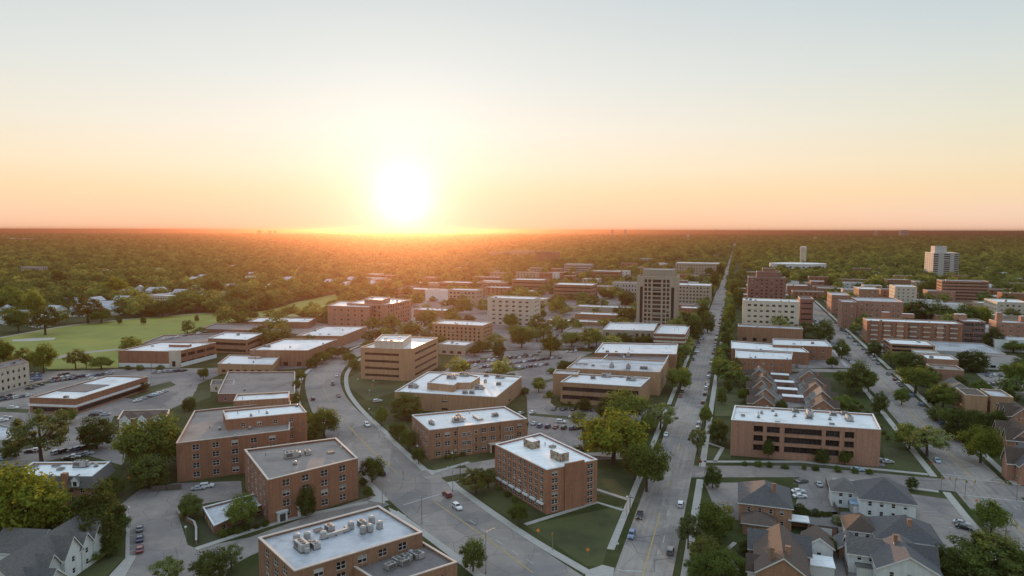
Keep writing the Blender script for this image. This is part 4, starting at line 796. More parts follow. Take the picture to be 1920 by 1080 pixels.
# ================================================================== GROUND, ROADS
def structure(o): o['kind'] = 'structure'; return o
def sheet(name, polys, z, m, kerb=0.0, z0=0.0):
    b = MB()
    zb = z
    for i_, pl in enumerate(polys):
        if area(pl) < 0: pl = pl[::-1]
        z = zb + (i_ % 6) * .0021
        b.flat(pl, z)
        if z - z0 > .05 or kerb: 
            for i in range(len(pl)):
                p, q = pl[i], pl[(i + 1) % len(pl)]; b.face([(p[0], p[1], -.02), (q[0], q[1], -.02), (q[0], q[1], z), (p[0], p[1], z)])
    return structure(b.build(name, m))
def px(*pts): return [P(x, y).xy for x, y in pts]
def strip(line, a, b):                    # band between lateral offsets a < b of a world polyline (right = positive)
    out = []
    n = len(line)
    L = []; Rr = []
    for i in range(n):
        p = Vector(line[i]); d = (Vector(line[min(i + 1, n - 1)]) - Vector(line[max(i - 1, 0)])).normalized(); r = Vector((d.y, -d.x))
        L.append(p + r * a); Rr.append(p + r * b)
    for i in range(n - 1): out.append([L[i], Rr[i], Rr[i + 1], L[i + 1]])
    return out
def smooth(line, k=3):
    pts = [Vector(p) for p in line]
    for _ in range(k):
        q = [pts[0]]
        for a, b in zip(pts, pts[1:]): q += [a * .75 + b * .25, a * .25 + b * .75]
        q.append(pts[-1]); pts = q
    return pts
# ground sheet, reaching the horizon
gx = [-35000, -20000, -8000, -4000, -2000, -1000, -500, -250, 0, 250, 500, 1000, 2000, 4000, 8000, 20000, 35000]
gy = [-2000, -500, 0, 150, 300, 500, 750, 1000, 1500, 2000, 3000, 4500, 7000, 12000, 20000, 35000]
b = MB()
for i in range(len(gx) - 1):
    for j in range(len(gy) - 1): b.face([(gx[i], gy[j], 0), (gx[i + 1], gy[j], 0), (gx[i + 1], gy[j + 1], 0), (gx[i], gy[j + 1], 0)])
m, nt, bs = nodes('ground'); v = objvec(nt, True)
sep = N(nt, 'ShaderNodeSeparateXYZ'); nt.links.new(v, sep.inputs[0])
near = mixc(nt, mrange(nt, noise(nt, v, .05, 6), .42, .6, 0, 1), (.046, .058, .018), (.082, .084, .034))
near = mixc(nt, mrange(nt, noise(nt, v, .012, 3), .58, .68, 0, .8), near, (.12, .105, .085))
far = mixc(nt, mrange(nt, noise(nt, v, .0016, 9, .72), .38, .62, 0, 1), (.040, .050, .018), (.095, .098, .040))
far = mixc(nt, mrange(nt, noise(nt, v, .0005, 6, .6), .60, .70, 0, .7), far, (.15, .13, .08))
c_ = mixc(nt, mrange(nt, sep.outputs[1], 1200, 2400, 0, 1), near, far); nt.links.new(c_, bs.inputs['Base Color']); bs.inputs['Roughness'].default_value = .95; bs.inputs['Specular IOR Level'].default_value = .1
structure(b.build('ground', 'ground'))
# first avenue (straight to the horizon), second avenue parallel to it
a0 = (P(1157, 1060).xy + P(1264, 1060).xy) / 2; W1 = 7.4
t_ = lambda o, t: o + V * t
av1 = [t_(a0, -60), t_(a0, 150), t_(a0, 400), t_(a0, 900), t_(a0, 2500), t_(a0, 5200)]
b0 = P(1727, 795).xy; W2w = 9.6; av2 = [t_(b0, -160), t_(b0, 150), t_(b0, 420), t_(b0, 620)]
LB = [(905, 1085), (838, 1027), (807, 1002), (762, 968), (711, 921), (677, 892), (605, 815), (580, 762), (570, 722), (576, 700), (596, 684), (630, 668), (672, 653), (706, 640), (752, 622)]
RB_ = [(1100, 1085), (1015, 1030), (955, 987), (905, 953), (850, 912), (796, 876), (725, 814), (672, 772), (646, 742), (637, 716), (640, 697), (656, 678), (686, 661), (722, 645), (765, 626)]
LBw = smooth(px(*LB), 2); RBw = smooth(px(*RB_), 2)
bl_mid = [(p + q) / 2 for p, q in zip(LBw, RBw)]
ROADLINES = [(av1, W1 + 6), (av2, W2w + 6)]
road_polys = [[LBw[i], RBw[i], RBw[i + 1], LBw[i + 1]] for i in range(len(LBw) - 1)]
road_polys = [p[::-1] if area(p) < 0 else p for p in road_polys]
structure(sheet('boulevard', road_polys, .064, 'road_boulevard'))
sheet('avenue', strip(av1[:4], -W1, W1) + strip(av1[3:], -W1 * .72, W1 * .72), .078, 'road_concrete'); sheet('second_avenue', strip(av2, -W2w, W2w), .078, 'road_concrete')
# cross streets
cs1 = smooth(px((715, 938), (640, 962), (560, 990), (500, 1012), (430, 1040), (360, 1085)), 1)
cs2 = smooth(px((800, 893), (860, 880), (930, 868), (1000, 858), (1090, 856), (1240, 852)), 1)
s3 = px((1285, 884), (1500, 884), (1760, 908), (1990, 928)); s4 = px((1320, 692), (1500, 694), (1690, 697), (1760, 700)); s5 = px((1030, 775), (1120, 772), (1240, 768), (1290, 766))
sheet('cross_street', strip(cs1, -5.2, 5.2) + strip(cs2, -4.4, 4.4), .050, 'road_boulevard')
sheet('back_street', strip(s3, -6.2, 6.2) + strip(s4, -5, 5) + strip(s5, -4.5, 4.5), .050, 'asphalt')
CROSS = [(cs1, 9), (cs2, 7), (s3, 9), (s4, 7), (s5, 6)]
# car parks
lots_px = [
 [(505, 1000), (367, 1028), (352, 1022), (333, 962), (350, 950), (455, 932), (452, 902), (330, 906), (262, 918), (222, 950), (240, 968), (240, 1042), (205, 1085), (420, 1090), (430, 1055), (500, 1022)],
 [(-60, 702), (60, 712), (85, 697), (222, 692), (400, 690), (440, 690), (372, 720), (362, 748), (300, 776), (214, 780), (205, 800), (245, 845), (228, 872), (150, 850), (60, 872), (-60, 885)],
 [(830, 700), (862, 664), (1000, 655), (1112, 660), (1045, 690), (1032, 755), (1062, 778), (1235, 765), (1230, 790), (1090, 800), (1095, 850), (985, 862), (990, 800), (988, 745), (965, 700)],
 [(640, 655), (700, 598), (880, 535), (1285, 535), (1330, 575), (1305, 648), (1000, 655), (860, 660), (760, 625)],
 [(1430, 705), (1500, 700), (1530, 760), (1450, 768)], [(1500, 892), (1555, 892), (1575, 965), (1490, 965)], [(1700, 925), (1790, 938), (1885, 1040), (1760, 1040), (1705, 980)],
 [(1320, 905), (1390, 905), (1385, 975), (1350, 975)], [(1385, 650), (1600, 640), (1640, 690), (1400, 690)], [(1830, 700), (1990, 690), (1990, 740), (1870, 735)], [(1540, 560), (1900, 560), (1900, 655), (1650, 665)], [(1540, 960), (1620, 960), (1640, 1085), (1520, 1085)],
 [(395, 690), (470, 686), (640, 640), (470, 612), (560, 600), (640, 612), (690, 612), (650, 650), (575, 690), (410, 700)],
 [(1640, 872), (1690, 878), (1685, 866), (1650, 862)], [(850, 905), (905, 888), (930, 862), (935, 880), (930, 905)][:3]]
lots = [px(*l) for l in lots_px]
sheet('car_park', lots, .030, 'asphalt')
golf = px((-80, 645), (60, 622), (140, 608), (250, 598), (360, 588), (460, 588), (520, 578), (560, 565), (630, 552), (640, 575), (600, 592), (470, 598), (390, 612), (300, 640), (222, 656), (222, 690), (90, 692), (60, 675), (-80, 668))
sheet('golf_lawn', [golf], .02, 'golf_grass')
sheet('sand_bunker', [px((22, 637), (60, 634), (105, 633), (100, 637), (55, 640), (24, 640))], .06, 'sand')
sheet('gravel_path', strip(smooth(px((-60, 645), (60, 622), (130, 610), (230, 599), (330, 591), (420, 585), (480, 588), (560, 592)), 2), -2, 2) + strip(smooth(px((100, 672), (150, 662), (222, 655)), 1), -4, 4), .05, 'gravel_path')
ll = [px((0, 730), (140, 708), (85, 700)), ]
# lawns of mown grass round the corner plots
lawns_px = [[(985, 985), (1168, 948), (1128, 1062), (1100, 1062)], [(1118, 878), (1205, 900), (1175, 940), (1115, 925)], [(850, 905), (930, 905), (1010, 965), (960, 975)], [(640, 715), (690, 690), (770, 720), (740, 735), (690, 752)], [(790, 862), (880, 848), (935, 862), (870, 878), (812, 880)], [(690, 770), (760, 790), (790, 850), (760, 840)], [(1655, 836), (1720, 850), (1745, 892), (1660, 880)], [(1345, 700), (1400, 740), (1370, 780), (1340, 780)], [(1325, 840), (1370, 842), (1370, 862), (1322, 862)], [(600, 905), (690, 885), (700, 928), (620, 950)], [(140, 1040), (235, 1045), (195, 1085), (120, 1085)]]
sheet('lawn', [px(*l) for l in lawns_px], .044, 'lawn')
isl = [[(0, 764), (55, 768), (52, 774), (0, 772)], [(205, 742), (250, 748), (330, 722), (320, 716)], [(140, 802), (205, 792), (212, 800), (150, 812)], [(0, 838), (70, 832), (72, 838), (0, 850)], [(862, 706), (980, 690), (984, 693), (866, 710)], [(900, 672), (1010, 664), (1012, 667), (902, 676)], [(1012, 716), (1045, 708), (1046, 711), (1014, 720)], [(1018, 742), (1060, 740), (1058, 745), (1018, 747)], [(995, 775), (1075, 782), (1072, 786), (993, 779)], [(1090, 790), (1130, 792), (1130, 796), (1090, 795)], [(50, 722), (140, 706), (144, 709), (54, 726)], [(1010, 612), (1050, 612), (1050, 614), (1010, 614)], [(880, 655), (940, 650), (940, 653), (880, 658)], [(365, 735), (400, 728), (395, 745), (355, 760)]]
sheet('planting_island', [px(*l) for l in isl], .16, 'lawn', kerb=1)
# pavements with kerbs
pv = []
def cut(line, gaps, a, b):
    """strip split where gap intervals (distance along a straight avenue from its origin) fall"""
    out = []; o, t0, t1 = line
    ts = sorted(gaps); t = t0
    for g0, g1 in ts + [(t1, t1)]:
        if g0 > t: out += strip([o + V * t, o + V * g0], a, b)
        t = max(t, g1)
    return out
def along(o, q): return (Vector(q) - o).dot(V)
g_s3 = along(a0, s3[0]); g_s5 = along(a0, s5[-1]); g_s4 = along(a0, s4[0]); g_c2 = along(a0, cs2[-1])
av_gap_r = [(g_s3 - 7, g_s3 + 7), (g_s4 - 6, g_s4 + 6)]; av_gap_l = [(g_s5 - 5, g_s5 + 5), (g_c2 - 5, g_c2 + 5)]
L1 = (a0, 6, 900); pv += cut(L1, av_gap_l, -W1 - 4.2, -W1 - 2.1); pv += cut((a0, -60, 900), av_gap_r, W1 + 2.0, W1 + 4.4)
h3 = along(b0, s3[2]); h4 = along(b0, s4[2]); gaps2 = [(h3 - 8, h3 + 8), (h4 - 7, h4 + 7)]
pv += cut((b0, -160, 600), gaps2, -W2w - 4.6, -W2w - 2.2); pv += cut((b0, -160, 600), gaps2, W2w + 2.2, W2w + 4.6)
rs = smooth(px((730, 817), (802, 882)), 0); pv += strip(rs, -.2, 2.2)
pv += strip(smooth(px((852, 907), (955, 980), (1020, 1022), (1107, 1072)), 1), -.3, 2.2)
pv += strip(smooth(px((730, 817), (690, 782), (668, 758), (652, 735), (648, 712), (652, 695), (672, 675), (705, 655)), 2), -1.2, 1.2)
pv += strip(smooth(px((690, 905), (722, 940)), 0), -1.3, 1.3)
pv += strip(smooth(px((735, 962), (792, 1004), (850, 1048), (905, 1092)), 1), -2.2, .2)
pv += strip(smooth(px((561, 770), (557, 740), (562, 712), (580, 692), (606, 677), (640, 662), (675, 648)), 2), -1.2, 1.2)
pv += strip(smooth(px((690, 942), (565, 968), (480, 992), (367, 1030)), 1), -1, 1); pv += strip(px((812, 887), (880, 867)), -1, 1)
pv += strip(px((1320, 866), (1500, 866), (1740, 890)), -1, 1); pv += strip(px((1560, 898), (1760, 922)), -1, 1)
pv += strip(px((1118, 918), (1180, 938)), -.8, .8) + strip(px((985, 984), (1118, 942), (1168, 957)), -.8, .8) + strip(px((1340, 866), (1355, 840), (1325, 830)), -.8, .8)
pv += strip(px((240, 965), (239, 1045)), -.5, .5) + [px((196, 1090), (240, 1042), (256, 1043), (230, 1090))] + [px((1096, 1072), (1130, 1060), (1152, 1066), (1148, 1090), (1100, 1090))]
pv += [px((838, 905), (852, 903), (868, 918), (848, 920))] + [px((796, 880), (822, 884), (810, 892)), px((690, 940), (716, 922), (722, 945)), px((728, 952), (762, 968), (740, 975))]
pv += strip(px((1390, 1075), (1372, 1050), (1365, 1030), (1378, 1018)), -.6, .6) + strip(px((1445, 812), (1540, 826)), -.7, .7)
sheet('pavement', pv, .17, 'pavement', kerb=1)
# painted markings: centre lines, lane dashes, stop lines
yl = []; wl = []
yl += strip(smooth(px((655, 800), (690, 838), (745, 887)), 1), -.14, .14) + strip(smooth(px((812, 940), (880, 986), (1000, 1075)), 1), -.16, .16)
yl += strip(bl_mid[22:50], -.1, .1)
for t in list(range(-50, 60, 1)):
    pass
yl += strip([a0 - V * 55, a0 + V * 36], -.16, .16); yl += strip([a0 + V * 60, a0 + V * 66], -.14, .14) + strip([a0 + V * 100, a0 + V * 112], -.14, .14)
for t in range(118, 900, 22): yl += strip([a0 + V * t, a0 + V * (t + 7)], -.13, .13)
for a_, b_ in ((-.32, -.14), (.14, .32)): yl += strip([b0 + V * (-155), b0 + V * (h3 - 9)], a_, b_) + strip([b0 + V * (h3 + 9), b0 + V * (h4 - 9)], a_, b_) + strip([b0 + V * (h4 + 9), b0 + V * 600], a_, b_)
for t in list(range(-150, int(h3 - 12), 12)) + list(range(int(h3 + 12), 420, 12)):
    for s_ in (-4.6, 4.6): wl += strip([b0 + V * t, b0 + V * (t + 3.2)], s_ - .09, s_ + .09)
wl += strip([b0 + V * (h3 - 9) - U * W2w, b0 + V * (h3 - 9) + U * W2w], -.22, .22) + strip([b0 + V * (h3 + 9) - U * W2w, b0 + V * (h3 + 9) + U * W2w], -.22, .22) + strip([b0 + V * (h3 + 12) - U * W2w, b0 + V * (h3 + 12) + U * W2w], -.15, .15)
wl += strip(px((757, 947), (828, 926)), -.2, .2) + strip(px((1157, 1069), (1204, 1072)), -.25, .25)
for s_ in (-1, 1): wl += strip([a0 + V * (g_s5 + s_ * 8) - U * W1, a0 + V * (g_s5 + s_ * 8) + U * W1], -.2, .2)
wl += strip([a0 + V * (g_s4 - 8) - U * W1, a0 + V * (g_s4 - 8) + U * W1], -.25, .25)
for k in range(0, 26, 1):
    i = k + 22
for (x1, y1, x2, y2) in ((880, 975, 891, 983), (903, 992, 914, 1000), (930, 1012, 942, 1021), (960, 1033, 972, 1042), (738, 858, 746, 866), (708, 828, 714, 834), (986, 1048, 1000, 1058)): wl += strip(px((x1, y1), (x2, y2)), -.1, .1)
for (x1, y1, x2, y2) in ((1243, 1018, 1246, 1005), (1251, 968, 1253, 957), (1233, 1042, 1236, 1030)): wl += strip(px((x1, y1), (x2, y2)), -.1, .1)
for l_, r0, r1, k in (([(905, 690), (1040, 672)], -2.4, 2.4, 22), ([(870, 712), (985, 694)], -2.4, 2.4, 18), ([(1100, 785), (1225, 778)], -2.4, 2.4, 12), ([(100, 712), (210, 702)], -2.4, 2.4, 16), ([(1745, 960), (1800, 1015)], -2.4, 2.4, 9), ([(905, 700), (1030, 684)], -2.4, 2.4, 20), ([(860, 684), (1000, 668)], -2.4, 2.4, 22), ([(0, 752), (60, 742)], -2.4, 2.4, 7), ([(250, 756), (325, 730)], -2.4, 2.4, 12), ([(100, 850), (180, 836)], -2.4, 2.4, 9), ([(1000, 800), (1085, 806)], -2.4, 2.4, 9), ([(1020, 765), (1130, 768)], -2.4, 2.4, 12), ([(255, 985), (256, 1042)], -2.4, 2.4, 6), ([(1500, 900), (1500, 945)], -2.2, 2.2, 5), ([(700, 604), (820, 612)], -2.4, 2.4, 22)):
    p_, q_ = px(*l_)
    for i in range(k):
        c_ = p_.lerp(q_, i / k); d_ = (q_ - p_).normalized(); n_ = Vector((d_.y, -d_.x)); wl += strip([c_ + n_ * r0, c_ + n_ * r1], -.07, .07)
sheet('yellow_lines', yl, .096, 'road_yellow'); sheet('white_lines', wl, .096, 'road_white')
# ================================================================== CARS
def car_meshes(kind):
    """parts of one car, x forward, length about 4.6 m"""
    prof = {'sedan': [(-2.3, .35), (-2.32, .8), (-1.7, .95), (-1.1, 1.38), (.25, 1.42), (1.0, .98), (2.1, .82), (2.3, .6), (2.28, .32)],
            'suv': [(-2.3, .4), (-2.33, 1.0), (-2.1, 1.6), (-1.7, 1.72), (.3, 1.72), (1.0, 1.12), (2.1, 1.0), (2.32, .75), (2.3, .38)],
            'pickup': [(-2.7, .45), (-2.72, 1.0), (-.8, 1.02), (-.7, 1.66), (.55, 1.7), (1.2, 1.12), (2.4, 1.02), (2.6, .75), (2.58, .42)]}[kind]
    b = MB(); hw = .9; n = len(prof)
    def sec(p, roofy): return hw * (.80 if p[1] > 1.2 else 1.0)
    for i in range(n - 1):
        p, q = prof[i], prof[i + 1]; a, c = sec(p, 0), sec(q, 0)
        b.face([(p[0], -a, p[1]), (p[0], a, p[1]), (q[0], c, q[1]), (q[0], -c, q[1])])
    b.face([(prof[0][0], hw, prof[0][1]), (prof[0][0], -hw, prof[0][1]), (prof[-1][0], -hw, prof[-1][1]), (prof[-1][0], hw, prof[-1][1])])
    for s_ in (-1, 1):
        f = [(x, s_ * sec((x, z), 0), z) for x, z in prof]; b.face(f[::-1] if s_ > 0 else f)
    g = MB(); hi = [i for i, p in enumerate(prof) if p[1] > 1.2]
    i0, i1 = hi[0], hi[-1]
    for (ia, ib) in ((i1, i1 + 1), (i0, i0 - 1)):
        p, q = prof[ia], prof[ib]; e = .025 if ib > ia else -.025
        a = Vector((p[0] + e, 0, p[1])).lerp(Vector((q[0] + e, 0, q[1])), .12); c = Vector((p[0] + e, 0, p[1])).lerp(Vector((q[0] + e, 0, q[1])), .9)
        wa, wc = .66, .76; f = [(a.x, -wa, a.z + .02), (a.x, wa, a.z + .02), (c.x, wc, c.z + .02), (c.x, -wc, c.z + .02)]; g.face(f if ib > ia else f[::-1])
    zt = prof[i0 + 1][1] if i1 > i0 else prof[i0][1]; zb = 1.02 if kind == 'sedan' else 1.15
    for s_ in (-1, 1):
        x0, x1 = prof[i0][0] + .25, prof[i1][0] - .02; zt_ = min(prof[i0][1], prof[i1][1]) - .1
        f = [(x0 - .3, s_ * .905, zb), (x1 + .35, s_ * .905, zb), (x1, s_ * .80, zt_), (x0, s_ * .80, zt_)]; f = [(x, y + s_ * .02, z) for x, y, z in f]; g.face(f if s_ < 0 else f[::-1])
    w = MB(); w.cyl((0, -.12, 0), (0, .12, 0), .34, .34, 12, 0); w.cyl((0, -.13, 0), (0, .13, 0), .2, .2, 8, 1)
    hl = MB(); hl.box(-.06, .06, -.22, .22, -.08, .08, 0, bottom=True)
    wx = 1.4 if kind != 'pickup' else 1.65
    parts = [('wheel', (x, y, .34)) for x in (-wx, wx) for y in (-.84, .84)]
    fx, rx = prof[-2][0], prof[0][0]
    return b, g, w, hl, parts, [('headlight', (fx, y, prof[-2][1] + .02)) for y in (-.62, .62)], [('taillight', (rx - .01, y, .75)) for y in (-.66, .66)]
CARP = {}
for kd in ('sedan', 'suv', 'pickup'):
    b, g, w, hl, wp, hp, tp_ = car_meshes(kd)
    far = MB(); 
    def addm(src, off=(0, 0, 0), mo=0):
        k = len(far.v); far.v += [(v[0] + off[0], v[1] + off[1], v[2] + off[2]) for v in src.v]; far.f += [tuple(i + k for i in f) for f in src.f]; far.m += [m_ + mo for m_ in src.m]
    addm(b, mo=0); addm(g, mo=1)
    for n_, l_ in wp: addm(w, l_, 2)
    for n_, l_ in hp: addm(hl, l_, 4)
    for n_, l_ in tp_: addm(hl, l_, 5)
    MATS.setdefault('headlamp', MATS['frame_white']); 
    if 'tail_red' not in MATS: surf('tail_red', (.3, .02, .015), .4, .05, 1)
    CARP[kd] = dict(body=b.mesh('car_body', 'paint_white'), glass=g.mesh('car_windows', 'car_glass'), wheel=w.mesh('wheel', 'rubber', 'chrome'), head=hl.mesh('headlight', 'headlamp'), tail=hl.mesh('taillight', 'tail_red'), far=far.mesh('car', 'paint_white', 'car_glass', 'rubber', 'chrome', 'headlamp', 'tail_red'), wp=wp, hp=hp, tp=tp_)
CARS = []
def car(pos, heading, colour='white', kind='sedan', near=False, z=.09, role='parked', where=None):
    a = heading if isinstance(heading, (int, float)) else atan2(heading.y, heading.x); c = CARP[kind]
    if near:
        r = empty('pickup_truck' if kind == 'pickup' else 'car', (pos[0], pos[1], z), None, None, None, a)
        o = link('car_body', c['body'], r); o.material_slots[0].link = 'OBJECT'; o.material_slots[0].material = MATS['paint_' + colour]
        link('car_windows', c['glass'], r)
        for n, l in c['wp']: link('wheel', c['wheel'], r, l)
        for n, l in c['hp']: link('headlight', c['head'], r, l)
        for n, l in c['tp']: link('taillight', c['tail'], r, l)
    else:
        r = link('pickup_truck' if kind == 'pickup' else 'car', c['far'], None, (pos[0], pos[1], z), a); r.material_slots[0].link = 'OBJECT'; r.material_slots[0].material = MATS['paint_' + colour]
    r['category'] = {'sedan': 'car', 'suv': 'car', 'pickup': 'pickup truck'}[kind]
    CARS.append((r, '%s %s' % (colour.replace('_', ' '), {'sedan': 'car', 'suv': 'high-roofed car', 'pickup': 'pickup truck'}[kind]), role, where)); return r
def bl_dir(q):
    i = min(range(len(bl_mid) - 1), key=lambda k: (bl_mid[k] - q).length); return (bl_mid[i + 1] - bl_mid[i]).normalized()
BLV, AV1, AV2 = 'on the boulevard', 'on the avenue', 'on the second avenue'
for x, y, c, k, s_ in [(587, 750, 'black', 'suv', 1), (624, 722, 'black', 'suv', -1), (635, 744, 'black', 'sedan', -1), (688, 799, 'white', 'suv', -1), (838, 931, 'red', 'suv', 1), (857, 954, 'white', 'suv', -1), (632, 706, 'silver', 'sedan', -1)]:
    q = P(x, y).xy; car(q, bl_dir(q) * s_, c, k, True, role='driving', where=BLV)
q = P(707, 892).xy; car(q + Vector((1.5, 1)), bl_dir(q), 'black', 'suv', True, role='parked', where=BLV)
for x, y, c, k, s_ in [(1249, 817, 'white', 'sedan', -1), (1276, 949, 'white', 'suv', 1), (1199, 970, 'black', 'pickup', -1), (1184, 1007, 'blue', 'suv', -1), (1257, 1037, 'grey', 'suv', 1), (1327, 723, 'white', 'sedan', 1), (1309, 660, 'white', 'sedan', -1), (1319, 637, 'black', 'sedan', -1), (1341, 600, 'white', 'suv', 1)]:
    car(P(x, y).xy, V * s_, c, k, y > 700, role='driving', where=AV1)
cols = ['white', 'silver', 'black', 'grey', 'white', 'black', 'blue', 'red', 'silver', 'dark_blue']
for o_, off, t0, t1, st, wh in ((a0, -W1 + 1.2, 150, 560, 16, AV1), (a0, W1 - 1.2, 120, 620, 14, AV1), (b0, W2w - 1.2, -30, 360, 13, AV2), (b0, -W2w + 1.2, 60, 380, 19, AV2)):
    t = t0
    while t < t1:
        t += rnd.uniform(6.5, st * 1.6)
        if any(g0 - 4 < t < g1 + 4 for g0, g1 in (gaps2 if o_ is b0 else av_gap_l + av_gap_r)): continue
        car(o_ + V * t + U * off, V * (1 if off > 0 else -1), rnd.choice(cols), rnd.choice(('sedan', 'suv', 'suv')), False, role='parked', where=wh)
for x, y, c, s_ in [(1577, 620, 'black', 1), (1590, 634, 'grey', 1), (1600, 645, 'silver', -1), (1665, 703, 'black', -1), (1757, 866, 'pale_blue', -1)]: car(P(x, y).xy, V * s_, c, 'sedan', y > 800, role='driving', where=AV2)
D = lambda deg: Vector((cos(R(deg)), sin(R(deg))))
lotcars = [ # x, y, colour, heading, kind, landmark
 (262, 994, 'grey', 117, 'sedan'), (262, 1013, 'dark_blue', 117, 'sedan'), (262, 1033, 'red', 117, 'sedan'), (388, 914, 'white', 15, 'suv'), (372, 918, 'silver', 15, 'sedan'),
 (1052, 793, 'white', -15, 'suv'), (976, 777, 'silver', 60, 'sedan'), (998, 775, 'white', 60, 'sedan'), (984, 797, 'black', 60, 'sedan'), (1002, 796, 'silver', 60, 'sedan'), (1084, 805, 'black', 40, 'sedan'), (1075, 784, 'white', -15, 'sedan'),
 (708, 754, 'white', 30, 'suv'), (1608, 883, 'pale_blue', -8, 'sedan'), (1535, 910, 'silver', 80, 'sedan'), (1504, 905, 'grey', 20, 'sedan'), (1497, 924, 'white', 0, 'sedan'), (1500, 933, 'white', 0, 'sedan'), (1803, 984, 'silver', -40, 'sedan'), (1808, 992, 'black', -40, 'sedan'), (1653, 866, 'grey', 0, 'sedan'), (1664, 868, 'silver', 0, 'sedan'),
 (8, 862, 'pale_blue', 20, 'sedan'), (18, 856, 'pale_blue', 20, 'sedan'), (58, 849, 'black', 15, 'sedan'), (68, 846, 'white', 15, 'sedan'), (128, 862, 'black', 15, 'sedan'), (140, 858, 'white', 15, 'sedan'), (152, 856, 'grey', 15, 'sedan'), (164, 852, 'silver', 15, 'sedan'),
 (182, 775, 'silver', 30, 'sedan'), (198, 779, 'silver', 30, 'sedan'), (176, 780, 'black', 30, 'sedan'), (5, 790, 'white', 30, 'sedan'), (12, 785, 'silver', 30, 'sedan'), (25, 767, 'white', 10, 'suv'),
 (8, 748, 'black', 15, 'suv'), (22, 743, 'black', 15, 'sedan'), (56, 730, 'black', 15, 'sedan'), (66, 726, 'grey', 15, 'sedan'), (76, 723, 'black', 15, 'sedan'), (174, 712, 'white', 20, 'suv'), (207, 699, 'silver', 20, 'sedan')]
for i in range(6): lotcars.append((258 + i * 10, 753 - i * 3.4, ('white', 'silver', 'grey', 'pale_blue', 'white', 'silver')[i], 60, 'sedan'))
for r_ in range(3):
    for i in range(5):
        if rnd.random() < .85: lotcars.append((97 + i * 9 + r_ * 3, 706 - i * 1.2 + r_ * 5, rnd.choice(cols), 80, 'sedan'))
for r_ in range(3):
    for i in range(2): lotcars.append((62 + i * 9, 703 + r_ * 4.5, rnd.choice(cols), 80, 'sedan'))
for i, (x, y) in enumerate([(892, 686), (902, 690), (915, 688), (930, 694), (944, 690), (955, 683), (968, 670), (975, 672), (985, 666), (1012, 661), (1063, 661), (1072, 661), (1080, 659), (965, 692), (1090, 675), (868, 680), (880, 678), (925, 677), (940, 676), (1050, 672), (1012, 622), (1022, 626), (1035, 627), (1045, 630), (1018, 615), (1040, 618), (1016, 596), (1050, 588), (870, 652), (1070, 690), (1030, 700), (1115, 592)]): lotcars.append((x, y, ('white', 'silver', 'white', 'black', 'grey')[i % 5], 70, 'sedan'))
for i in range(18): lotcars.append((1850 + rnd.uniform(0, 68), 704 + rnd.uniform(-6, 22), rnd.choice(cols), 60, 'sedan'))
for i in range(9): lotcars.append((1480 + rnd.uniform(0, 20), 790 + rnd.uniform(-10, -70), rnd.choice(cols), 60, 'sedan') if False else (700 + i * 14, 606 + i % 3 * 6, rnd.choice(cols), 50, 'sedan'))
cr_ = random.Random(5)
for (l_, n_) in (([(905, 690), (1040, 672)], 15), ([(905, 700), (1030, 684)], 12), ([(860, 684), (1000, 668)], 14), ([(100, 712), (210, 702)], 9), ([(1010, 618), (1060, 616)], 8), ([(1400, 690), (1500, 688)], 8), ([(1560, 600), (1600, 600)], 0), ([(660, 612), (800, 600)], 12), ([(830, 560), (905, 556)], 8), ([(1075, 655), (1115, 652)], 4), ([(1770, 690), (1830, 686)], 8), ([(1840, 725), (1915, 715)], 9), ([(2, 752), (60, 742)], 5), ([(100, 852), (180, 838)], 6), ([(30, 722), (75, 712)], 5), ([(285, 700), (350, 696)], 6), ([(1005, 800), (1080, 806)], 5), ([(1030, 768), (1120, 770)], 5), ([(1410, 640), (1440, 640)], 0), ([(650, 640), (720, 622)], 6), ([(1690, 605), (1760, 602)], 6)):
    a_, b_ = px(*l_)
    for i in range(n_):
        q = a_.lerp(b_, (i + .5) / n_); s_ = S((*q, 0)); lotcars.append((s_[0], s_[1], cr_.choice(cols), 70, cr_.choice(('sedan', 'suv'))))
for x, y, c, hd, k in lotcars: car(P(x, y).xy, D(hd), c, k, y > 770, .045)
for i in range(7):
    q = P(308 + i * 13, 637 - i * 2.3, DECK[1] - .7).xy; car(q, D(70), rnd.choice(cols), 'sedan', False, DECK[1] - .69, role='parked', where='on the roof deck')
# ================================================================== STREET FURNITURE
FURN = []
def furn(name, pos, cat, desc, rz=0, height_z=0.02): r = empty(name, (pos[0], pos[1], height_z), None, cat, None, rz); FURN.append((r, desc)); return r
def lamp(x, y, yt, arm=2.2, rz=None):
    q = P(x, y); h = min(14, max(5, HT(x, yt, y))); r = furn('street_lamp', q, 'street lamp', 'grey street lamp', rz if rz is not None else -GA)
    b = MB(); b.cyl((0, 0, 0), (0, 0, h), .13, .08, 8); b.cyl((0, 0, 0), (0, 0, .5), .22, .2, 8); b.build('pole', 'pole_metal', r)
    b = MB(); b.cyl((0, 0, h - .1), (arm, 0, h + .35), .06, .05, 6); b.build('arm', 'pole_metal', r)
    b = MB(); b.box(arm - .15, arm + .6, -.16, .16, h + .25, h + .42, bottom=True, taper=.03); b.build('lamp_head', 'metal_unit', r)
def globe(x, y, yt):
    q = P(x, y); h = min(6, max(3.2, HT(x, yt, y))); r = furn('street_lamp', q, 'street lamp', 'lamp post with white globe')
    b = MB(); b.cyl((0, 0, 0), (0, 0, h), .09, .06, 8); b.build('pole', 'pole_metal', r)
    bm = bmesh.new(); bmesh.ops.create_icosphere(bm, subdivisions=2, radius=.38); me = bpy.data.meshes.new('globe'); bm.to_mesh(me); bm.free(); me.materials.append(MATS['frame_white']); link('globe', me, r, (0, 0, h + .3))
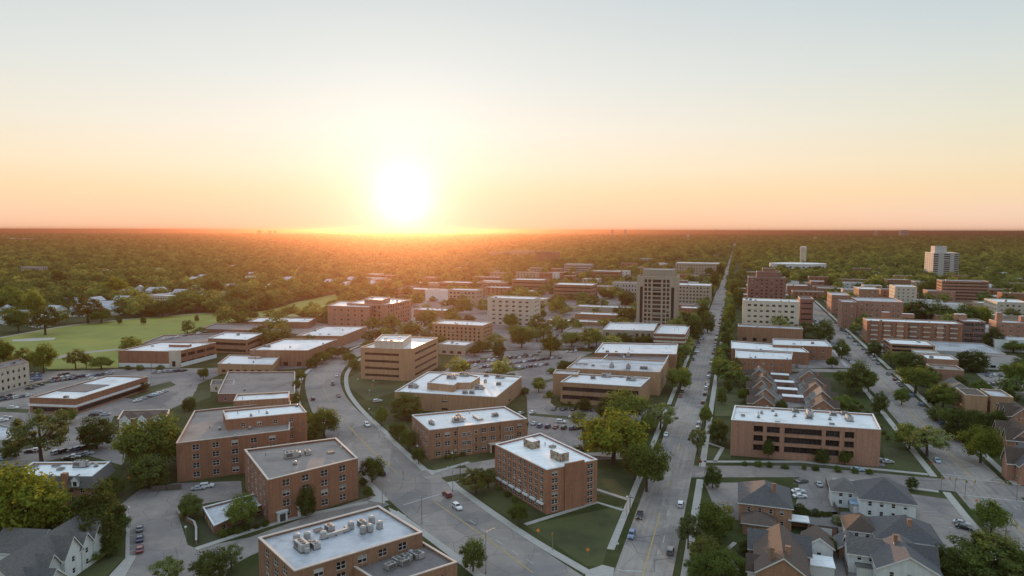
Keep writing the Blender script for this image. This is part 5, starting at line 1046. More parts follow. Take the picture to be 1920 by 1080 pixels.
def pole(x, y, yt):
    q = P(x, y); h = min(13, max(5, HT(x, yt, y))); r = furn('utility_pole', q, 'pole', 'dark wooden utility pole', -GA)
    b = MB(); b.cyl((0, 0, 0), (0, 0, h), .17, .11, 8); b.build('pole', 'wood_pole', r); b = MB(); b.box(-1.1, 1.1, -.07, .07, h - .9, h - .7, bottom=True); b.build('crossarm', 'wood_pole', r)
def signal(x, y, yt, rz=0, mast=0):
    q = P(x, y); h = min(8, max(3.5, HT(x, yt, y))); r = furn('traffic_light', q, 'traffic light', 'traffic light on a grey post', rz)
    b = MB(); b.cyl((0, 0, 0), (0, 0, h), .11, .09, 8); b.build('pole', 'pole_metal', r)
    spots = [(0, h - 1.2)]
    if mast: b = MB(); b.cyl((0, 0, h - .2), (mast, 0, h + .3), .09, .06, 8); b.build('mast_arm', 'pole_metal', r); spots = [(mast - .3, h - .7), (mast * .55, h - .9)]
    for sx, sz in spots:
        b = MB(); b.box(sx - .18, sx + .18, -.32, -.1, sz, sz + 1.0, bottom=True); hd = b.build('signal_head', 'signal_yellow', r)
        for k, n_ in enumerate(('tail_red', 'signal_yellow', 'leaf_dark')):
            b = MB(); b.cyl((sx, -.33, sz + .84 - k * .32), (sx, -.37, sz + .84 - k * .32), .1, .1, 8); b.build('lens', 'rubber', hd)
def sign(x, y, yt, m='sign_orange', desc='orange diamond road sign on a post', diamond=True, sz=.6):
    q = P(x, y); h = min(4, max(2.2, HT(x, yt, y))); r = furn('road_sign', q, 'road sign', desc)
    b = MB(); b.cyl((0, 0, 0), (0, 0, h), .05, .05, 6); b.build('post', 'pole_metal', r)
    b = MB()
    s_ = sz
    pts = [(0, -s_), (s_, 0), (0, s_), (-s_, 0)] if diamond else [(-s_, -s_ * .7), (s_, -s_ * .7), (s_, s_ * .7), (-s_, s_ * .7)]
    f = [(p, -.08, h + q_) for p, q_ in pts]; b.face(f); g = [(p, -.04, h + q_) for p, q_ in pts]; b.face(g[::-1])
    for i in range(4): j = (i + 1) % 4; b.face([f[j], f[i], g[i], g[j]])
    b.build('sign_panel', m, r)
for a_ in [(717, 948, 905), (791, 982, 932), (911, 1076, 997), (1036, 1040, 1000), (858, 1010, 1009)][:3]: lamp(*a_, rz=.5)
lamp(911, 1076, 997, 3.0, .7) if False else None
for t in range(150, 620, 52): q_ = S((*(a0 + V * t + U * (W1 + 1.2)), 0)); tp_ = S((*(a0 + V * t + U * (W1 + 1.2)), 9.5)); lamp(q_[0], q_[1], tp_[1], 2.2, pi - GA)
for t in range(-40, 420, 58): q_ = S((*(b0 + V * t - U * (W2w + 1.2)), 0)); tp_ = S((*(b0 + V * t - U * (W2w + 1.2)), 9.5)); lamp(q_[0], q_[1], tp_[1], 2.2, -GA)
for x, y, yt in [(849, 922, 880), (242, 972, 962), (349, 1012, 990), (700, 725, 720), (693, 745, 733), (604, 690, 675), (848, 866, 858), (711, 822, 812), (783, 852, 843), (671, 722, 712), (692, 780, 778), (1175, 968, 930)]: globe(x, y, yt) if x != 849 else lamp(x, y, yt, 2, 2.5)
for x, y, yt in [(1181, 962, 928), (1884, 1030, 990), (863, 895, 882), (479, 690, 640), (284, 695, 640), (1797, 830, 790)]: pole(x, y, yt)
for x, y, yt, rz, ms in [(1764, 921, 893, 0, 0), (1790, 928, 898, -.3, 6), (1809, 935, 898, 2.9, 5), (1906, 938, 905, 2.8, 5), (1313, 875, 862, 0, 0), (756, 900, 893, 0, 0), (1036, 1032, 998, -.4, 0)]: signal(x, y, yt, rz, ms)
for x, y, yt in [(1009, 1008, 999), (242, 907, 900), (699, 735, 723), (1102, 1045, 1042), (1830, 951, 947)]: sign(x, y, yt)
sign(1888, 884, 873, 'sign_blue', 'blue panel sign on a post', False, .9); sign(1157, 1033, 1028, 'frame_white', 'white notice sign on a post', False, .45); sign(1313, 876, 872, 'tail_red', 'red sign on a post', False, .6); sign(1745, 878, 874, 'tail_red', 'red sign on a post', False, .5)
sign(1315, 925, 918, 'frame_white', 'white notice sign on a post', False, .4)
# low brick walls and board fences that show at the near plots
def wallthing(name, lb, cat, line, h, m, th=.25, posts=0):
    pts = px(*line); c = pts[0]; e = empty(name, (c.x, c.y, 0), lb, cat); b = MB()
    loc = [p - c for p in pts]
    for q in strip(loc, -th / 2, th / 2): b.prism(q if area(q) > 0 else q[::-1], 0, h)
    b.build('panel' if cat == 'fence' else 'wall_body', m, e)
    for p, q in zip(loc, loc[1:]):
        n = max(1, int((q - p).length / 2.6))
        if posts:
            for i in range(n + 1): t = p.lerp(q, i / n); k = MB(); k.box(t.x - .09, t.x + .09, t.y - .09, t.y + .09, 0, h + .15); k.build('post', m, e)
    if not posts:
        k = MB()
        for q in strip(loc, -th / 2 - .08, th / 2 + .08): k.prism(q if area(q) > 0 else q[::-1], h, h + .1)
        k.build('capping', 'stone_grey', e)
wallthing('retaining_wall', 'low curved brick retaining wall beside the car park of the L-shaped brick apartments', 'wall', [(333, 958), (336, 968), (350, 976), (364, 984), (368, 995), (368, 1020)], 1.1, 'brick_brown', .4)
wallthing('board_fence', 'dark board fence with pale gate left of the L-shaped brick apartments', 'fence', [(285, 922), (312, 920), (340, 918)], 2.0, 'wood_pole', .1, 1)
wallthing('board_fence', 'board fence between the back yards of the hipped houses', 'fence', [(1566, 985), (1576, 1030), (1588, 1082)], 1.8, 'wood_pole', .1, 1)
wallthing('board_fence', 'board fence along the driveway of the white-walled hipped house', 'fence', [(1548, 905), (1560, 945), (1572, 965)], 1.7, 'wood_pole', .1, 1)
wallthing('garden_wall', 'low stone wall between the corner lawn and the back street', 'wall', [(1060, 860), (1100, 858), (1150, 862)], 1.0, 'stone_grey', .4)
# ================================================================== TREES
def leaf_quads(mb, centre, rad, n, size, up=.35, rr=rnd, core=None, sp=.7):
    for _ in range(n):
        u = Vector((rr.gauss(0, 1), rr.gauss(0, 1), rr.gauss(0, 1))).normalized(); k = rr.random() ** .45
        p = centre + Vector((u.x * rad.x, u.y * rad.y, u.z * rad.z)) * k
        w_ = u if core is None else (u * .6 + (p - core).normalized() * .9)
        nrm = (w_ + Vector((rr.gauss(0, sp), rr.gauss(0, sp), rr.gauss(0, sp) + up))).normalized()
        a = nrm.orthogonal().normalized(); b = nrm.cross(a); t = rr.uniform(0, 6.28); s = size * rr.uniform(.6, 1.35)
        a, b = a * cos(t) + b * sin(t), b * cos(t) - a * sin(t)
        mb.face([p - a * s * .5, p - b * s * .32, p + a * s * .5, p + b * s * .32])
def tree_proto(seed, form, leaf, clumps, per, size, sp=.55):
    """unit tree: height 1, crown diameter about 1 (scaled per tree)"""
    rr = random.Random(seed); H0, W0 = 12.0, 12.0
    crown = MB(); trunk = MB()
    zc, rz_, rx = {'round': (7.2, 4.7, 6.0), 'oval': (6.9, 5.2, 5.4), 'loose': (7.2, 4.6, 6.0), 'dense': (6.2, 5.8, 5.6), 'cone': (5.8, 6.2, 4.6), 'bush': (5.5, 5.8, 6)}[form]
    tips = []
    for i in range(clumps):
        th = i * 2.39996 + rr.uniform(-.4, .4); zz = 1 - 2 * (i + .5) / clumps; zz = max(-.72, min(1, zz + rr.uniform(-.15, .15)))
        r = math.sqrt(max(0, 1 - zz * zz)); k = rr.uniform(.48, 1.0) if form != 'loose' else rr.uniform(.5, 1.0)
        if form == 'cone': r *= .55 + .45 * (1 - (zz + 1) / 2)
        c = Vector((cos(th) * r * rx * k, sin(th) * r * rx * k, zc + zz * rz_ * k)); tips.append(c)
        q = rr.uniform(.6, 1.4) * (1.5 if form != 'loose' else 1.15)
        leaf_quads(crown, c, Vector((q * 1.15, q * 1.15, q * .85)) * rx / 5.6, per, size, rr=rr, core=Vector((0, 0, zc - rz_ * .3)), sp=sp)
    if form not in ('bush',):
        h0 = zc - rz_ * .45
        trunk.cyl((0, 0, 0), (rr.uniform(-.2, .2), rr.uniform(-.2, .2), h0), .42, .27, 8); 
        for c in tips[::max(1, clumps // 9)]:
            m_ = Vector((c.x * .45, c.y * .45, h0 + (c.z - h0) * .45)); trunk.cyl((0, 0, h0 - .6), m_, .2, .12, 6); trunk.cyl(m_, c, .12, .04, 5)
    else: trunk.cyl((0, 0, 0), (0, 0, 3), .25, .1, 6)
    for mb in (crown, trunk): mb.v = [(x / W0, y / W0, z / H0) for x, y, z in mb.v]
    return crown.mesh('crown', leaf), trunk.mesh('trunk', 'bark')
NEAR = {}
for kind, form, leaf in (('green', 'round', 'leaf_green'), ('oval', 'oval', 'leaf_green'), ('olive', 'loose', 'leaf_olive'), ('gold', 'round', 'leaf_gold'), ('dark', 'dense', 'leaf_dark'), ('cone', 'cone', 'leaf_dark'), ('pale', 'loose', 'leaf_pale'), ('bush', 'bush', 'leaf_green')):
    NEAR[kind] = [tree_proto(11 * i + len(kind) * 7, form, leaf, 54 if form != 'loose' else 42, 140 if form != 'loose' else 105, .56) for i in range(2 if kind != 'green' else 3)]
MIDT = [tree_proto(100 + i, f, 'leaf_wood', 30, 32, 1.15, .35) for i, f in enumerate(('round', 'oval', 'dense', 'round', 'loose'))]
TREES = []
def tree(pos, h, w, meshes, desc, group=None, where=None):
    r = empty('bush' if desc.endswith('bush') else 'tree', (pos[0], pos[1], 0), None, 'bush' if desc.endswith('bush') else 'tree', group, rnd.uniform(0, 6.28))
    cr = link('crown', meshes[0], r); tk = link('trunk', meshes[1], r)
    for o in (cr, tk): o.scale = (w, w, h)
    tk.scale = (max(w, 4), max(w, 4), h)
    TREES.append((r, desc, h, group)); return r
DESC = dict(green='round green tree', oval='oval green tree', olive='loose olive-gold tree', gold='yellow-green tree', dark='dense dark green tree', cone='dark pointed tree', pale='pale airy tree', bush='green bush')
hand = [ # base x, base y, top y, crown width px, kind
 (78, 868, 766, 102, 'pale'), (181, 842, 784, 62, 'dark'), (290, 885, 782, 108, 'green'), (250, 872, 806, 62, 'oval'), (280, 915, 857, 66, 'dark'), (50, 1030, 884, 138, 'gold'), (8, 1000, 880, 70, 'gold'), (186, 1032, 915, 96, 'dark'), (150, 995, 935, 50, 'dark'), (30, 1005, 945, 80, 'dark'), (95, 1000, 945, 60, 'dark'), (358, 972, 924, 42, 'bush'), (455, 992, 929, 52, 'green'), (394, 1086, 1035, 62, 'dark'), (434, 1068, 1021, 38, 'pale'), (318, 1098, 1043, 58, 'pale'), (172, 1052, 1030, 40, 'bush'), (208, 1040, 1000, 40, 'dark'),
 (8, 690, 640, 34, 'gold'), (43, 697, 652, 38, 'olive'), (82, 700, 648, 44, 'gold'), (142, 692, 655, 36, 'olive'), (162, 690, 662, 22, 'olive'), (190, 693, 670, 40, 'green'), (300, 695, 684, 16, 'bush'), (262, 694, 684, 14, 'bush'), (240, 693, 685, 14, 'bush'),
 (85, 628, 574, 58, 'olive'), (35, 622, 580, 46, 'green'), (165, 606, 560, 62, 'olive'), (190, 606, 580, 42, 'green'), (305, 594, 566, 52, 'green'), (224, 608, 592, 11, 'dark'), (269, 608, 594, 11, 'dark'), (369, 603, 591, 9, 'dark'), (411, 605, 595, 10, 'dark'), (278, 594, 572, 30, 'dark'), (66, 600, 548, 34, 'gold'), (20, 585, 540, 55, 'green'), (125, 580, 548, 40, 'dark'), (215, 560, 522, 40, 'gold'), (350, 585, 545, 58, 'green'), (450, 575, 540, 50, 'green'), (500, 582, 552, 34, 'dark'), (400, 560, 520, 40, 'green'), (250, 545, 520, 28, 'dark'), (110, 540, 508, 26, 'dark'),
 (608, 820, 766, 54, 'green'), (586, 828, 795, 36, 'dark'), (698, 905, 858, 42, 'green'), (887, 1072, 1014, 46, 'oval'), (575, 968, 914, 36, 'dark'), (762, 786, 740, 60, 'dark'), (715, 800, 765, 26, 'green'), (745, 825, 793, 30, 'green'), (766, 845, 806, 30, 'green'), (785, 870, 840, 24, 'green'), (655, 680, 662, 26, 'green'), (664, 690, 672, 20, 'bush'), (645, 672, 650, 30, 'olive'), (622, 672, 652, 32, 'green'), (604, 682, 660, 30, 'green'), (585, 690, 672, 24, 'dark'), (565, 715, 695, 18, 'green'), (556, 735, 712, 18, 'green'), (556, 760, 735, 20, 'dark'), (560, 782, 760, 16, 'green'), (705, 640, 618, 36, 'olive'), (728, 632, 612, 36, 'olive'), (690, 655, 640, 20, 'green'), (575, 790, 770, 14, 'bush'),
 (892, 925, 880, 54, 'olive'), (915, 915, 880, 40, 'pale'), (972, 985, 945, 34, 'green'), (1150, 868, 780, 120, 'gold'), (1085, 862, 836, 26, 'dark'), (1212, 922, 832, 76, 'green'), (1190, 900, 850, 46, 'olive'), (1238, 806, 756, 58, 'pale'), (1172, 796, 734, 78, 'green'), (1135, 790, 748, 40, 'dark'), (1275, 735, 690, 46, 'green'), (1262, 700, 680, 24, 'dark'), (1085, 805, 770, 32, 'pale'), (1195, 830, 790, 40, 'dark'), (1215, 812, 776, 30, 'green'), (1030, 745, 732, 14, 'bush'), (1010, 715, 708, 20, 'bush'), (1035, 700, 690, 20, 'bush'), (985, 738, 726, 16, 'bush'),
 (1308, 852, 800, 34, 'pale'), (1322, 800, 760, 22, 'green'), (1345, 715, 674, 26, 'green'), (1353, 758, 726, 20, 'dark'), (1346, 832, 788, 38, 'dark'), (1336, 915, 874, 34, 'dark'), (1328, 790, 770, 18, 'olive'), (1335, 1018, 944, 72, 'green'), (1290, 1030, 962, 46, 'pale'), (1318, 1068, 1006, 60, 'olive'), (1352, 1090, 1030, 66, 'green'), (1400, 1040, 1015, 34, 'dark'), (1305, 1090, 1040, 40, 'dark'), (1380, 700, 672, 20, 'dark'), (1365, 735, 712, 18, 'dark'), (1440, 862, 825, 20, 'green'), (1540, 868, 842, 28, 'dark'), (1583, 872, 846, 22, 'green'),
 (1607, 738, 680, 56, 'dark'), (1628, 735, 695, 30, 'green'), (1650, 778, 736, 30, 'dark'), (1738, 856, 798, 74, 'pale'), (1705, 842, 796, 56, 'green'), (1705, 702, 662, 52, 'dark'), (1716, 738, 688, 64, 'green'), (1740, 725, 690, 40, 'dark'), (1822, 695, 658, 60, 'dark'), (1800, 826, 768, 62, 'dark'), (1838, 868, 802, 66, 'gold'), (1768, 768, 720, 52, 'green'), (1750, 760, 730, 30, 'dark'), (1858, 1000, 942, 62, 'green'), (1850, 1085, 1004, 130, 'dark'), (1770, 1090, 1030, 70, 'dark'), (1905, 728, 680, 52, 'green'), (1578, 672, 638, 32, 'dark'), (1560, 690, 670, 22, 'green'), (1870, 820, 775, 46, 'dark'), (1830, 800, 770, 44, 'dark'), (1910, 1070, 1035, 46, 'green'), (1710, 918, 895, 22, 'dark'), (1735, 700, 676, 30, 'dark'), (1860, 655, 615, 36, 'dark'), (1640, 668, 640, 30, 'dark'), (1545, 640, 600, 36, 'dark'), (1834, 610, 575, 46, 'gold'), (1900, 660, 640, 40, 'green'), (1720, 600, 565, 60, 'dark'), (1760, 604, 570, 56, 'dark'), (1680, 590, 568, 40, 'dark'), (1810, 612, 572, 50, 'dark'), (1895, 610, 580, 40, 'dark'), (1745, 560, 522, 50, 'dark'), (1715, 540, 520, 40, 'green'), (1640, 545, 525, 40, 'green'),
 (1690, 760, 728, 26, 'green'), (1780, 800, 765, 36, 'green'), (1815, 830, 790, 40, 'dark'), (1870, 800, 770, 34, 'green'), (1755, 790, 762, 30, 'dark'), (1888, 760, 730, 40, 'dark'), (1840, 745, 715, 40, 'green'), (1795, 735, 705, 34, 'dark'), (1915, 700, 672, 36, 'dark'), (1690, 690, 660, 34, 'green'), (1400, 735, 708, 24, 'dark'), (1465, 775, 750, 22, 'green'), (1580, 775, 742, 34, 'green'), (1600, 790, 760, 26, 'dark'), (1575, 720, 695, 24, 'green'), (1395, 755, 728, 24, 'green'), (1500, 975, 945, 26, 'dark'), (1570, 1000, 965, 22, 'pale'), (1400, 1085, 1050, 36, 'green'), (1560, 1040, 1010, 26, 'dark'), (1630, 1000, 975, 20, 'green'), (125, 795, 768, 34, 'green'), (230, 740, 720, 26, 'green'), (270, 735, 716, 20, 'olive'), (355, 770, 745, 26, 'dark'), (120, 905, 870, 36, 'dark'), (215, 935, 895, 44, 'green'), (228, 1000, 965, 30, 'green'), (20, 860, 830, 34, 'dark'), (382, 712, 690, 20, 'green'), (560, 850, 826, 22, 'green'), (690, 935, 912, 18, 'green'), (1060, 700, 676, 30, 'green'), (870, 700, 678, 26, 'green'), (1010, 735, 715, 26, 'green'), (1095, 770, 748, 26, 'dark'),
 (978, 652, 616, 42, 'green'), (1032, 667, 630, 40, 'gold'), (1072, 650, 624, 40, 'green'), (1118, 650, 618, 28, 'green'), (1170, 650, 626, 40, 'dark'), (1145, 648, 632, 30, 'green'), (1208, 650, 630, 34, 'green'), (1174, 608, 576, 38, 'dark'), (1176, 572, 546, 36, 'dark'), (1140, 560, 545, 30, 'dark'), (1300, 640, 595, 34, 'dark'), (1326, 625, 585, 30, 'dark'), (1330, 560, 535, 22, 'dark'), (1318, 600, 570, 22, 'dark'), (935, 672, 640, 28, 'dark'), (905, 660, 640, 34, 'green'), (890, 668, 648, 26, 'green'), (960, 618, 590, 30, 'green'), (1012, 600, 578, 26, 'green'), (1042, 585, 555, 34, 'dark'), (880, 610, 590, 26, 'olive'), (800, 640, 618, 26, 'olive'), (790, 610, 585, 28, 'olive'), (1365, 615, 585, 26, 'dark'), (1362, 655, 622, 22, 'dark'), (1350, 690, 655, 18, 'green'), (1362, 640, 600, 24, 'dark'), (1385, 580, 540, 20, 'dark'), (1376, 560, 525, 18, 'dark'), (1370, 610, 570, 20, 'green'), (1340, 540, 510, 18, 'dark'), (1350, 520, 495, 16, 'dark')]
for x, y, yt, w, k in hand:
    q = P(x, y); h = max(1.5, HT(x, yt, y)); ww = max(1.5, w / F * math.sqrt(q.x ** 2 + q.y ** 2 + H * H) * .985 * cos(atan((x - 960) / F)))
    tree(q, h * 1.03, ww * 1.05, rnd.choice(NEAR[k]), DESC[k])
# shrubs in beds and young kerb trees, copied along the plots
for l_, n in (([(1330, 1050), (1352, 1000)], 4), ([(1640, 790), (1668, 830)], 4), ([(1590, 740), (1640, 790)], 6), ([(505, 985), (410, 1008)], 6), ([(610, 935), (690, 905)], 5), ([(830, 862), (890, 850)], 4), ([(1380, 872), (1640, 890)], 9), ([(1470, 700), (1480, 760)], 5), ([(1510, 965), (1560, 968)], 4), ([(1590, 985), (1600, 1050)], 4), ([(985, 955), (930, 915)], 4), ([(1050, 758), (1100, 766)], 4), ([(300, 1075), (350, 1040)], 0)):
    p_, q_ = px(*l_)
    for i in range(n):
        c = p_.lerp(q_, (i + rnd.uniform(.2, .8)) / n); tree(c, rnd.uniform(1.3, 2.6), rnd.uniform(1.6, 3.4), NEAR['bush'][i % 2], DESC['bush'])
# the woods
CORE = px((590, 640), (640, 575), (780, 545), (900, 522), (1250, 490), (1380, 470), (1440, 520), (1600, 540), (1720, 545), (1990, 575), (1990, 760), (1700, 560 + 400), (900, 760))
NOWOOD = [l_ for i, l_ in enumerate(lots) if i not in (3, 8, 10)] + [golf]
bbs = [(min(p.x for p in f), max(p.x for p in f), min(p.y for p in f), max(p.y for p in f), f) for f in FOOT]
NOWOOD += [[c + Vector(o_) for o_ in ((-16, -60), (16, -60), (12, 4), (-12, 4))] for c in YARDS]
nwb = [(min(p.x for p in f), max(p.x for p in f), min(p.y for p in f), max(p.y for p in f), f) for f in NOWOOD]
def blocked(q, m=5.0):
    if -W1 - 7 < (q - a0).dot(U) < W1 + 7: return True
    s_ = (q - b0).dot(U)
    if -W2w - 6 < s_ < W2w + 6 and (q - b0).dot(V) < 620: return True
    for x0, x1, y0, y1, f in bbs:
        if x0 - m < q.x < x1 + m and y0 - m < q.y < y1 + m: return True
    for x0, x1, y0, y1, f in nwb:
        if x0 < q.x < x1 and y0 < q.y < y1 and inside(q, f): return True
    if q.y < 420 and q.x < 150:
        for p in bl_mid[::2]:
            if (p - q).length < 19: return True
    for ln, w in CROSS:
        for a_, b_ in zip(ln, ln[1:]):
            t = max(0, min(1, (q - a_).dot(b_ - a_) / (b_ - a_).length_squared))
            if (a_ + (b_ - a_) * t - q).length < w: return True
    return False
handpos = [t[0].location.xy for t in TREES]
from mathutils import noise as mnoise
cand = []
y = 330.0
while y < 11000:
    sp = 14.5 if y < 1900 else y / 125
    x = -.86 * y - 60
    while x < .86 * y + 60:
        q = Vector((x + rnd.uniform(-.45, .45) * sp, y + rnd.uniform(-.45, .45) * sp)); x += sp
        core = inside(q, CORE); s_ = S((q.x, q.y, 0))
        if core and rnd.random() > (.25 if q.x < 330 else .20): continue
        if q.y < 640 and not core and rnd.random() > .35: continue
        if q.y < 480 and q.x < -60: continue
        nz = mnoise.noise(Vector((q.x * .0075, q.y * .0055, 3.1))) + .5 * mnoise.noise(Vector((q.x * .02, q.y * .016, 8)))
        if rnd.random() < .05 + max(0, nz - .22) * 1.6: continue
        if q.y < 1500 and (blocked(q) or any((q - h_).length < 7 for h_ in handpos)): continue
        if q.y >= 1500 and (-W1 - 5 < (q - a0).dot(U) < W1 + 5 or blocked(q, 2)): continue
        cand.append(q)
    y += sp * (1 if y < 1900 else .9)
# street trees up both kerbs of the avenue
street = []
t = 260
while t < 3600:
    for sd in (-1, 1):
        if rnd.random() < .85: street.append(a0 + V * (t + rnd.uniform(-4, 4)) + U * sd * (W1 + (rnd.uniform(4, 8) if t < 900 else rnd.uniform(-.5, 4))))
    t += 15
cand = street + sorted(cand, key=lambda q: q.length)
n_ind = max(0, 292 - len([1 for t_ in TREES if t_[1] != DESC['bush']]))
seen = [q for q in cand if abs((S((q.x, q.y, 5))[0]) - 960) < 975]
seen = sorted(seen, key=lambda q: q.length)
ind = seen[:n_ind]; ids = {id(q) for q in ind}
rest = [q for q in cand if id(q) not in ids]
for q in ind:
    sx = S((q.x, q.y, 5))[0]
    st_ = -W1 - 10 < (q - a0).dot(U) < W1 + 10
    w = rnd.uniform(8, 12) if st_ else rnd.uniform(11, 20)
    if st_: g = ('round green street tree at the kerb of the long avenue', 'street trees along the avenue')
    elif inside(q, CORE): g = ('round green tree between the low white-roofed blocks of the town', 'trees scattered through the town')
    elif sx < 700: g = ('round green tree in the leafy quarter beyond the golf lawn', 'trees of the leafy quarter on the left')
    elif sx < 1380: g = ('round green tree in the woods behind the town centre', 'trees behind the town centre')
    else: g = ('round green tree in the woods right of the long avenue', 'trees of the woods on the right')
    tr_ = tree(q, w * rnd.uniform(.65, 1.0), w, rnd.choice(MIDT), 'green tree', g[1]); tr_['label'] = g[0]
# everything farther: one wood, instanced on the points of one mesh
me = bpy.data.meshes.new('woodland'); me.from_pydata([(q.x, q.y, 0) for q in rest], [], [])
at = me.attributes.new('scl', 'FLOAT', 'POINT')
for i, q in enumerate(rest):
    d = q.length; k = rnd.uniform(10.5, 21) if not (-W1 - 10 < (q - a0).dot(U) < W1 + 10) else rnd.uniform(8, 12)
    at.data[i].value = k * (1 if d < 1700 else min(2.3, .8 + d / 3400 * .55))
wood = link('woodland', me); wood['kind'] = 'stuff'; wood['label'] = 'continuous far wood of green tree crowns reaching to the horizon'
ng = bpy.data.node_groups.new('woodland', 'GeometryNodeTree'); ng.interface.new_socket('Geometry', in_out='INPUT', socket_type='NodeSocketGeometry'); ng.interface.new_socket('Geometry', in_out='OUTPUT', socket_type='NodeSocketGeometry')
gi = ng.nodes.new('NodeGroupInput'); go = ng.nodes.new('NodeGroupOutput'); iop = ng.nodes.new('GeometryNodeInstanceOnPoints'); g2i = ng.nodes.new('GeometryNodeGeometryToInstance')
crowns = []
for m_ in MIDT:
    for t_ in TREES:
        ch = [c for c in t_[0].children if c.data == m_[0]]
        if ch: crowns.append(ch[0]); break
for c in crowns[::-1]:
    oi = ng.nodes.new('GeometryNodeObjectInfo'); oi.inputs['Object'].default_value = c; oi.transform_space = 'ORIGINAL'; oi.inputs['As Instance'].default_value = True
    ng.links.new(oi.outputs['Geometry'], g2i.inputs[0])
na = ng.nodes.new('GeometryNodeInputNamedAttribute'); na.data_type = 'FLOAT'; na.inputs[0].default_value = 'scl'
def rv(a, b, t='FLOAT', seed=0):
    n = ng.nodes.new('FunctionNodeRandomValue'); n.data_type = t
    idx = {'FLOAT': (2, 3, 1), 'INT': (4, 5, 2)}[t]
    n.inputs[idx[0]].default_value = a; n.inputs[idx[1]].default_value = b; n.inputs['Seed'].default_value = seed; return n.outputs[idx[2]]
cx_ = ng.nodes.new('ShaderNodeCombineXYZ'); mu = ng.nodes.new('ShaderNodeMath'); mu.operation = 'MULTIPLY'
for i in (0, 1): ng.links.new(na.outputs[0], cx_.inputs[i])
ng.links.new(na.outputs[0], mu.inputs[0]); ng.links.new(rv(.6, 1.0, seed=3), mu.inputs[1]); ng.links.new(mu.outputs[0], cx_.inputs[2])
rc = ng.nodes.new('ShaderNodeCombineXYZ'); ng.links.new(rv(0, 6.28, seed=5), rc.inputs[2])
ng.links.new(gi.outputs[0], iop.inputs['Points']); ng.links.new(g2i.outputs[0], iop.inputs['Instance']); iop.inputs['Pick Instance'].default_value = True
ng.links.new(rv(0, len(crowns) - 1, 'INT', 1), iop.inputs['Instance Index']); ng.links.new(cx_.outputs[0], iop.inputs['Scale']); ng.links.new(rc.outputs[0], iop.inputs['Rotation'])
ng.links.new(iop.outputs[0], go.inputs[0])
md = wood.modifiers.new('woodland', 'NODES'); md.node_group = ng
# cars past the 296 that show largest become one mass of distant cars
CARS.sort(key=lambda t: (t[0].location.xy.length, t[0].name))
fm = MB(); pn = sorted(k for k in MATS if k.startswith('paint_')); slots = pn + ['car_glass', 'rubber', 'chrome', 'headlamp', 'tail_red']
for r_, d_, role, wh in CARS[296:]:
    me_ = r_.data; a_ = r_.rotation_euler.z; c_, s_ = cos(a_), sin(a_); k = len(fm.v)
    fm.v += [(r_.location.x + c_ * v.co.x - s_ * v.co.y, r_.location.y + s_ * v.co.x + c_ * v.co.y, r_.location.z + v.co.z) for v in me_.vertices]
    col_ = pn.index([n_ for n_ in pn if MATS[n_] == r_.material_slots[0].material][0])
    for f_ in me_.polygons: fm.f.append(tuple(k + j for j in f_.vertices)); fm.m.append(col_ if f_.material_index == 0 else len(pn) + f_.material_index - 1)
    bpy.data.objects.remove(r_)
if fm.v: o = fm.build('distant_cars', slots); o['kind'] = 'stuff'; o['label'] = 'tiny far cars along the distant streets and car parks'
CARS = CARS[:296]
# ================================================================== LABELS for repeats: what it is, and the landmark it stands by
used = {}
def rel(p, a):
    s, t = S(p), S(a); dx, dy = s[0] - t[0], s[1] - t[1]
    if abs(dx) > abs(dy) * 1.1: return 'left of' if dx < 0 else 'right of'
    return 'in front of' if dy > 0 else 'behind'
def place(p):
    s = S(p); ph, a = min(ANCH, key=lambda k: (S(k[1])[0] - s[0]) ** 2 + 2.2 * (S(k[1])[1] - s[1]) ** 2); return '%s %s' % (rel(p, a), ph), hypot(S(a)[0] - s[0], S(a)[1] - s[1])
todo = []
for r_, d_, role, wh in CARS:
    pl_, dist = place(r_.location); d_ = d_.replace('high-roofed car', 'tall car'); todo.append((r_, '%s %s' % (d_, ((wh + ',') if role == 'parked' else role + ' ' + wh + ',') if wh else role) , pl_, dist, 'cars ' + (wh or 'in the car parks')))
for r_, d_, h, g in TREES:
    if 'label' in r_: continue
    pl_, dist = place(r_.location); sz = '' if 'bush' in d_ else ('small ' if h < 7 else 'tall ' if h > 15 else '')
    todo.append((r_, sz + d_, pl_, dist, 'bushes in the planting beds' if 'bush' in d_ else 'trees between the buildings'))
for r_, d_ in FURN:
    pl_, dist = place(r_.location); todo.append((r_, d_, pl_, dist, 'street furniture'))
todo = [(t_[0], t_[1].replace(' car ', ' car ').replace('right row of gabled houses', 'right gabled row'), t_[2].replace('row of gabled houses', 'gabled row'), t_[3], t_[4]) for t_ in todo]
fam = {}
for t_ in todo: fam.setdefault((t_[1], t_[2]), []).append(t_)
ORD = ['nearest it', 'second nearest', 'third nearest', 'fourth nearest', 'fifth nearest', 'sixth nearest', 'seventh nearest', 'eighth nearest', 'ninth nearest', 'tenth nearest'] + ['%dth nearest' % i for i in range(11, 60)]
for (d_, p_), ts in fam.items():
    ts.sort(key=lambda t: t[3])
    for i, t_ in enumerate(ts):
        t_[0]['label'] = '%s %s' % (d_, p_) + ('' if len(ts) == 1 else ', ' + ORD[i])
        t_[0]['group'] = t_[4]
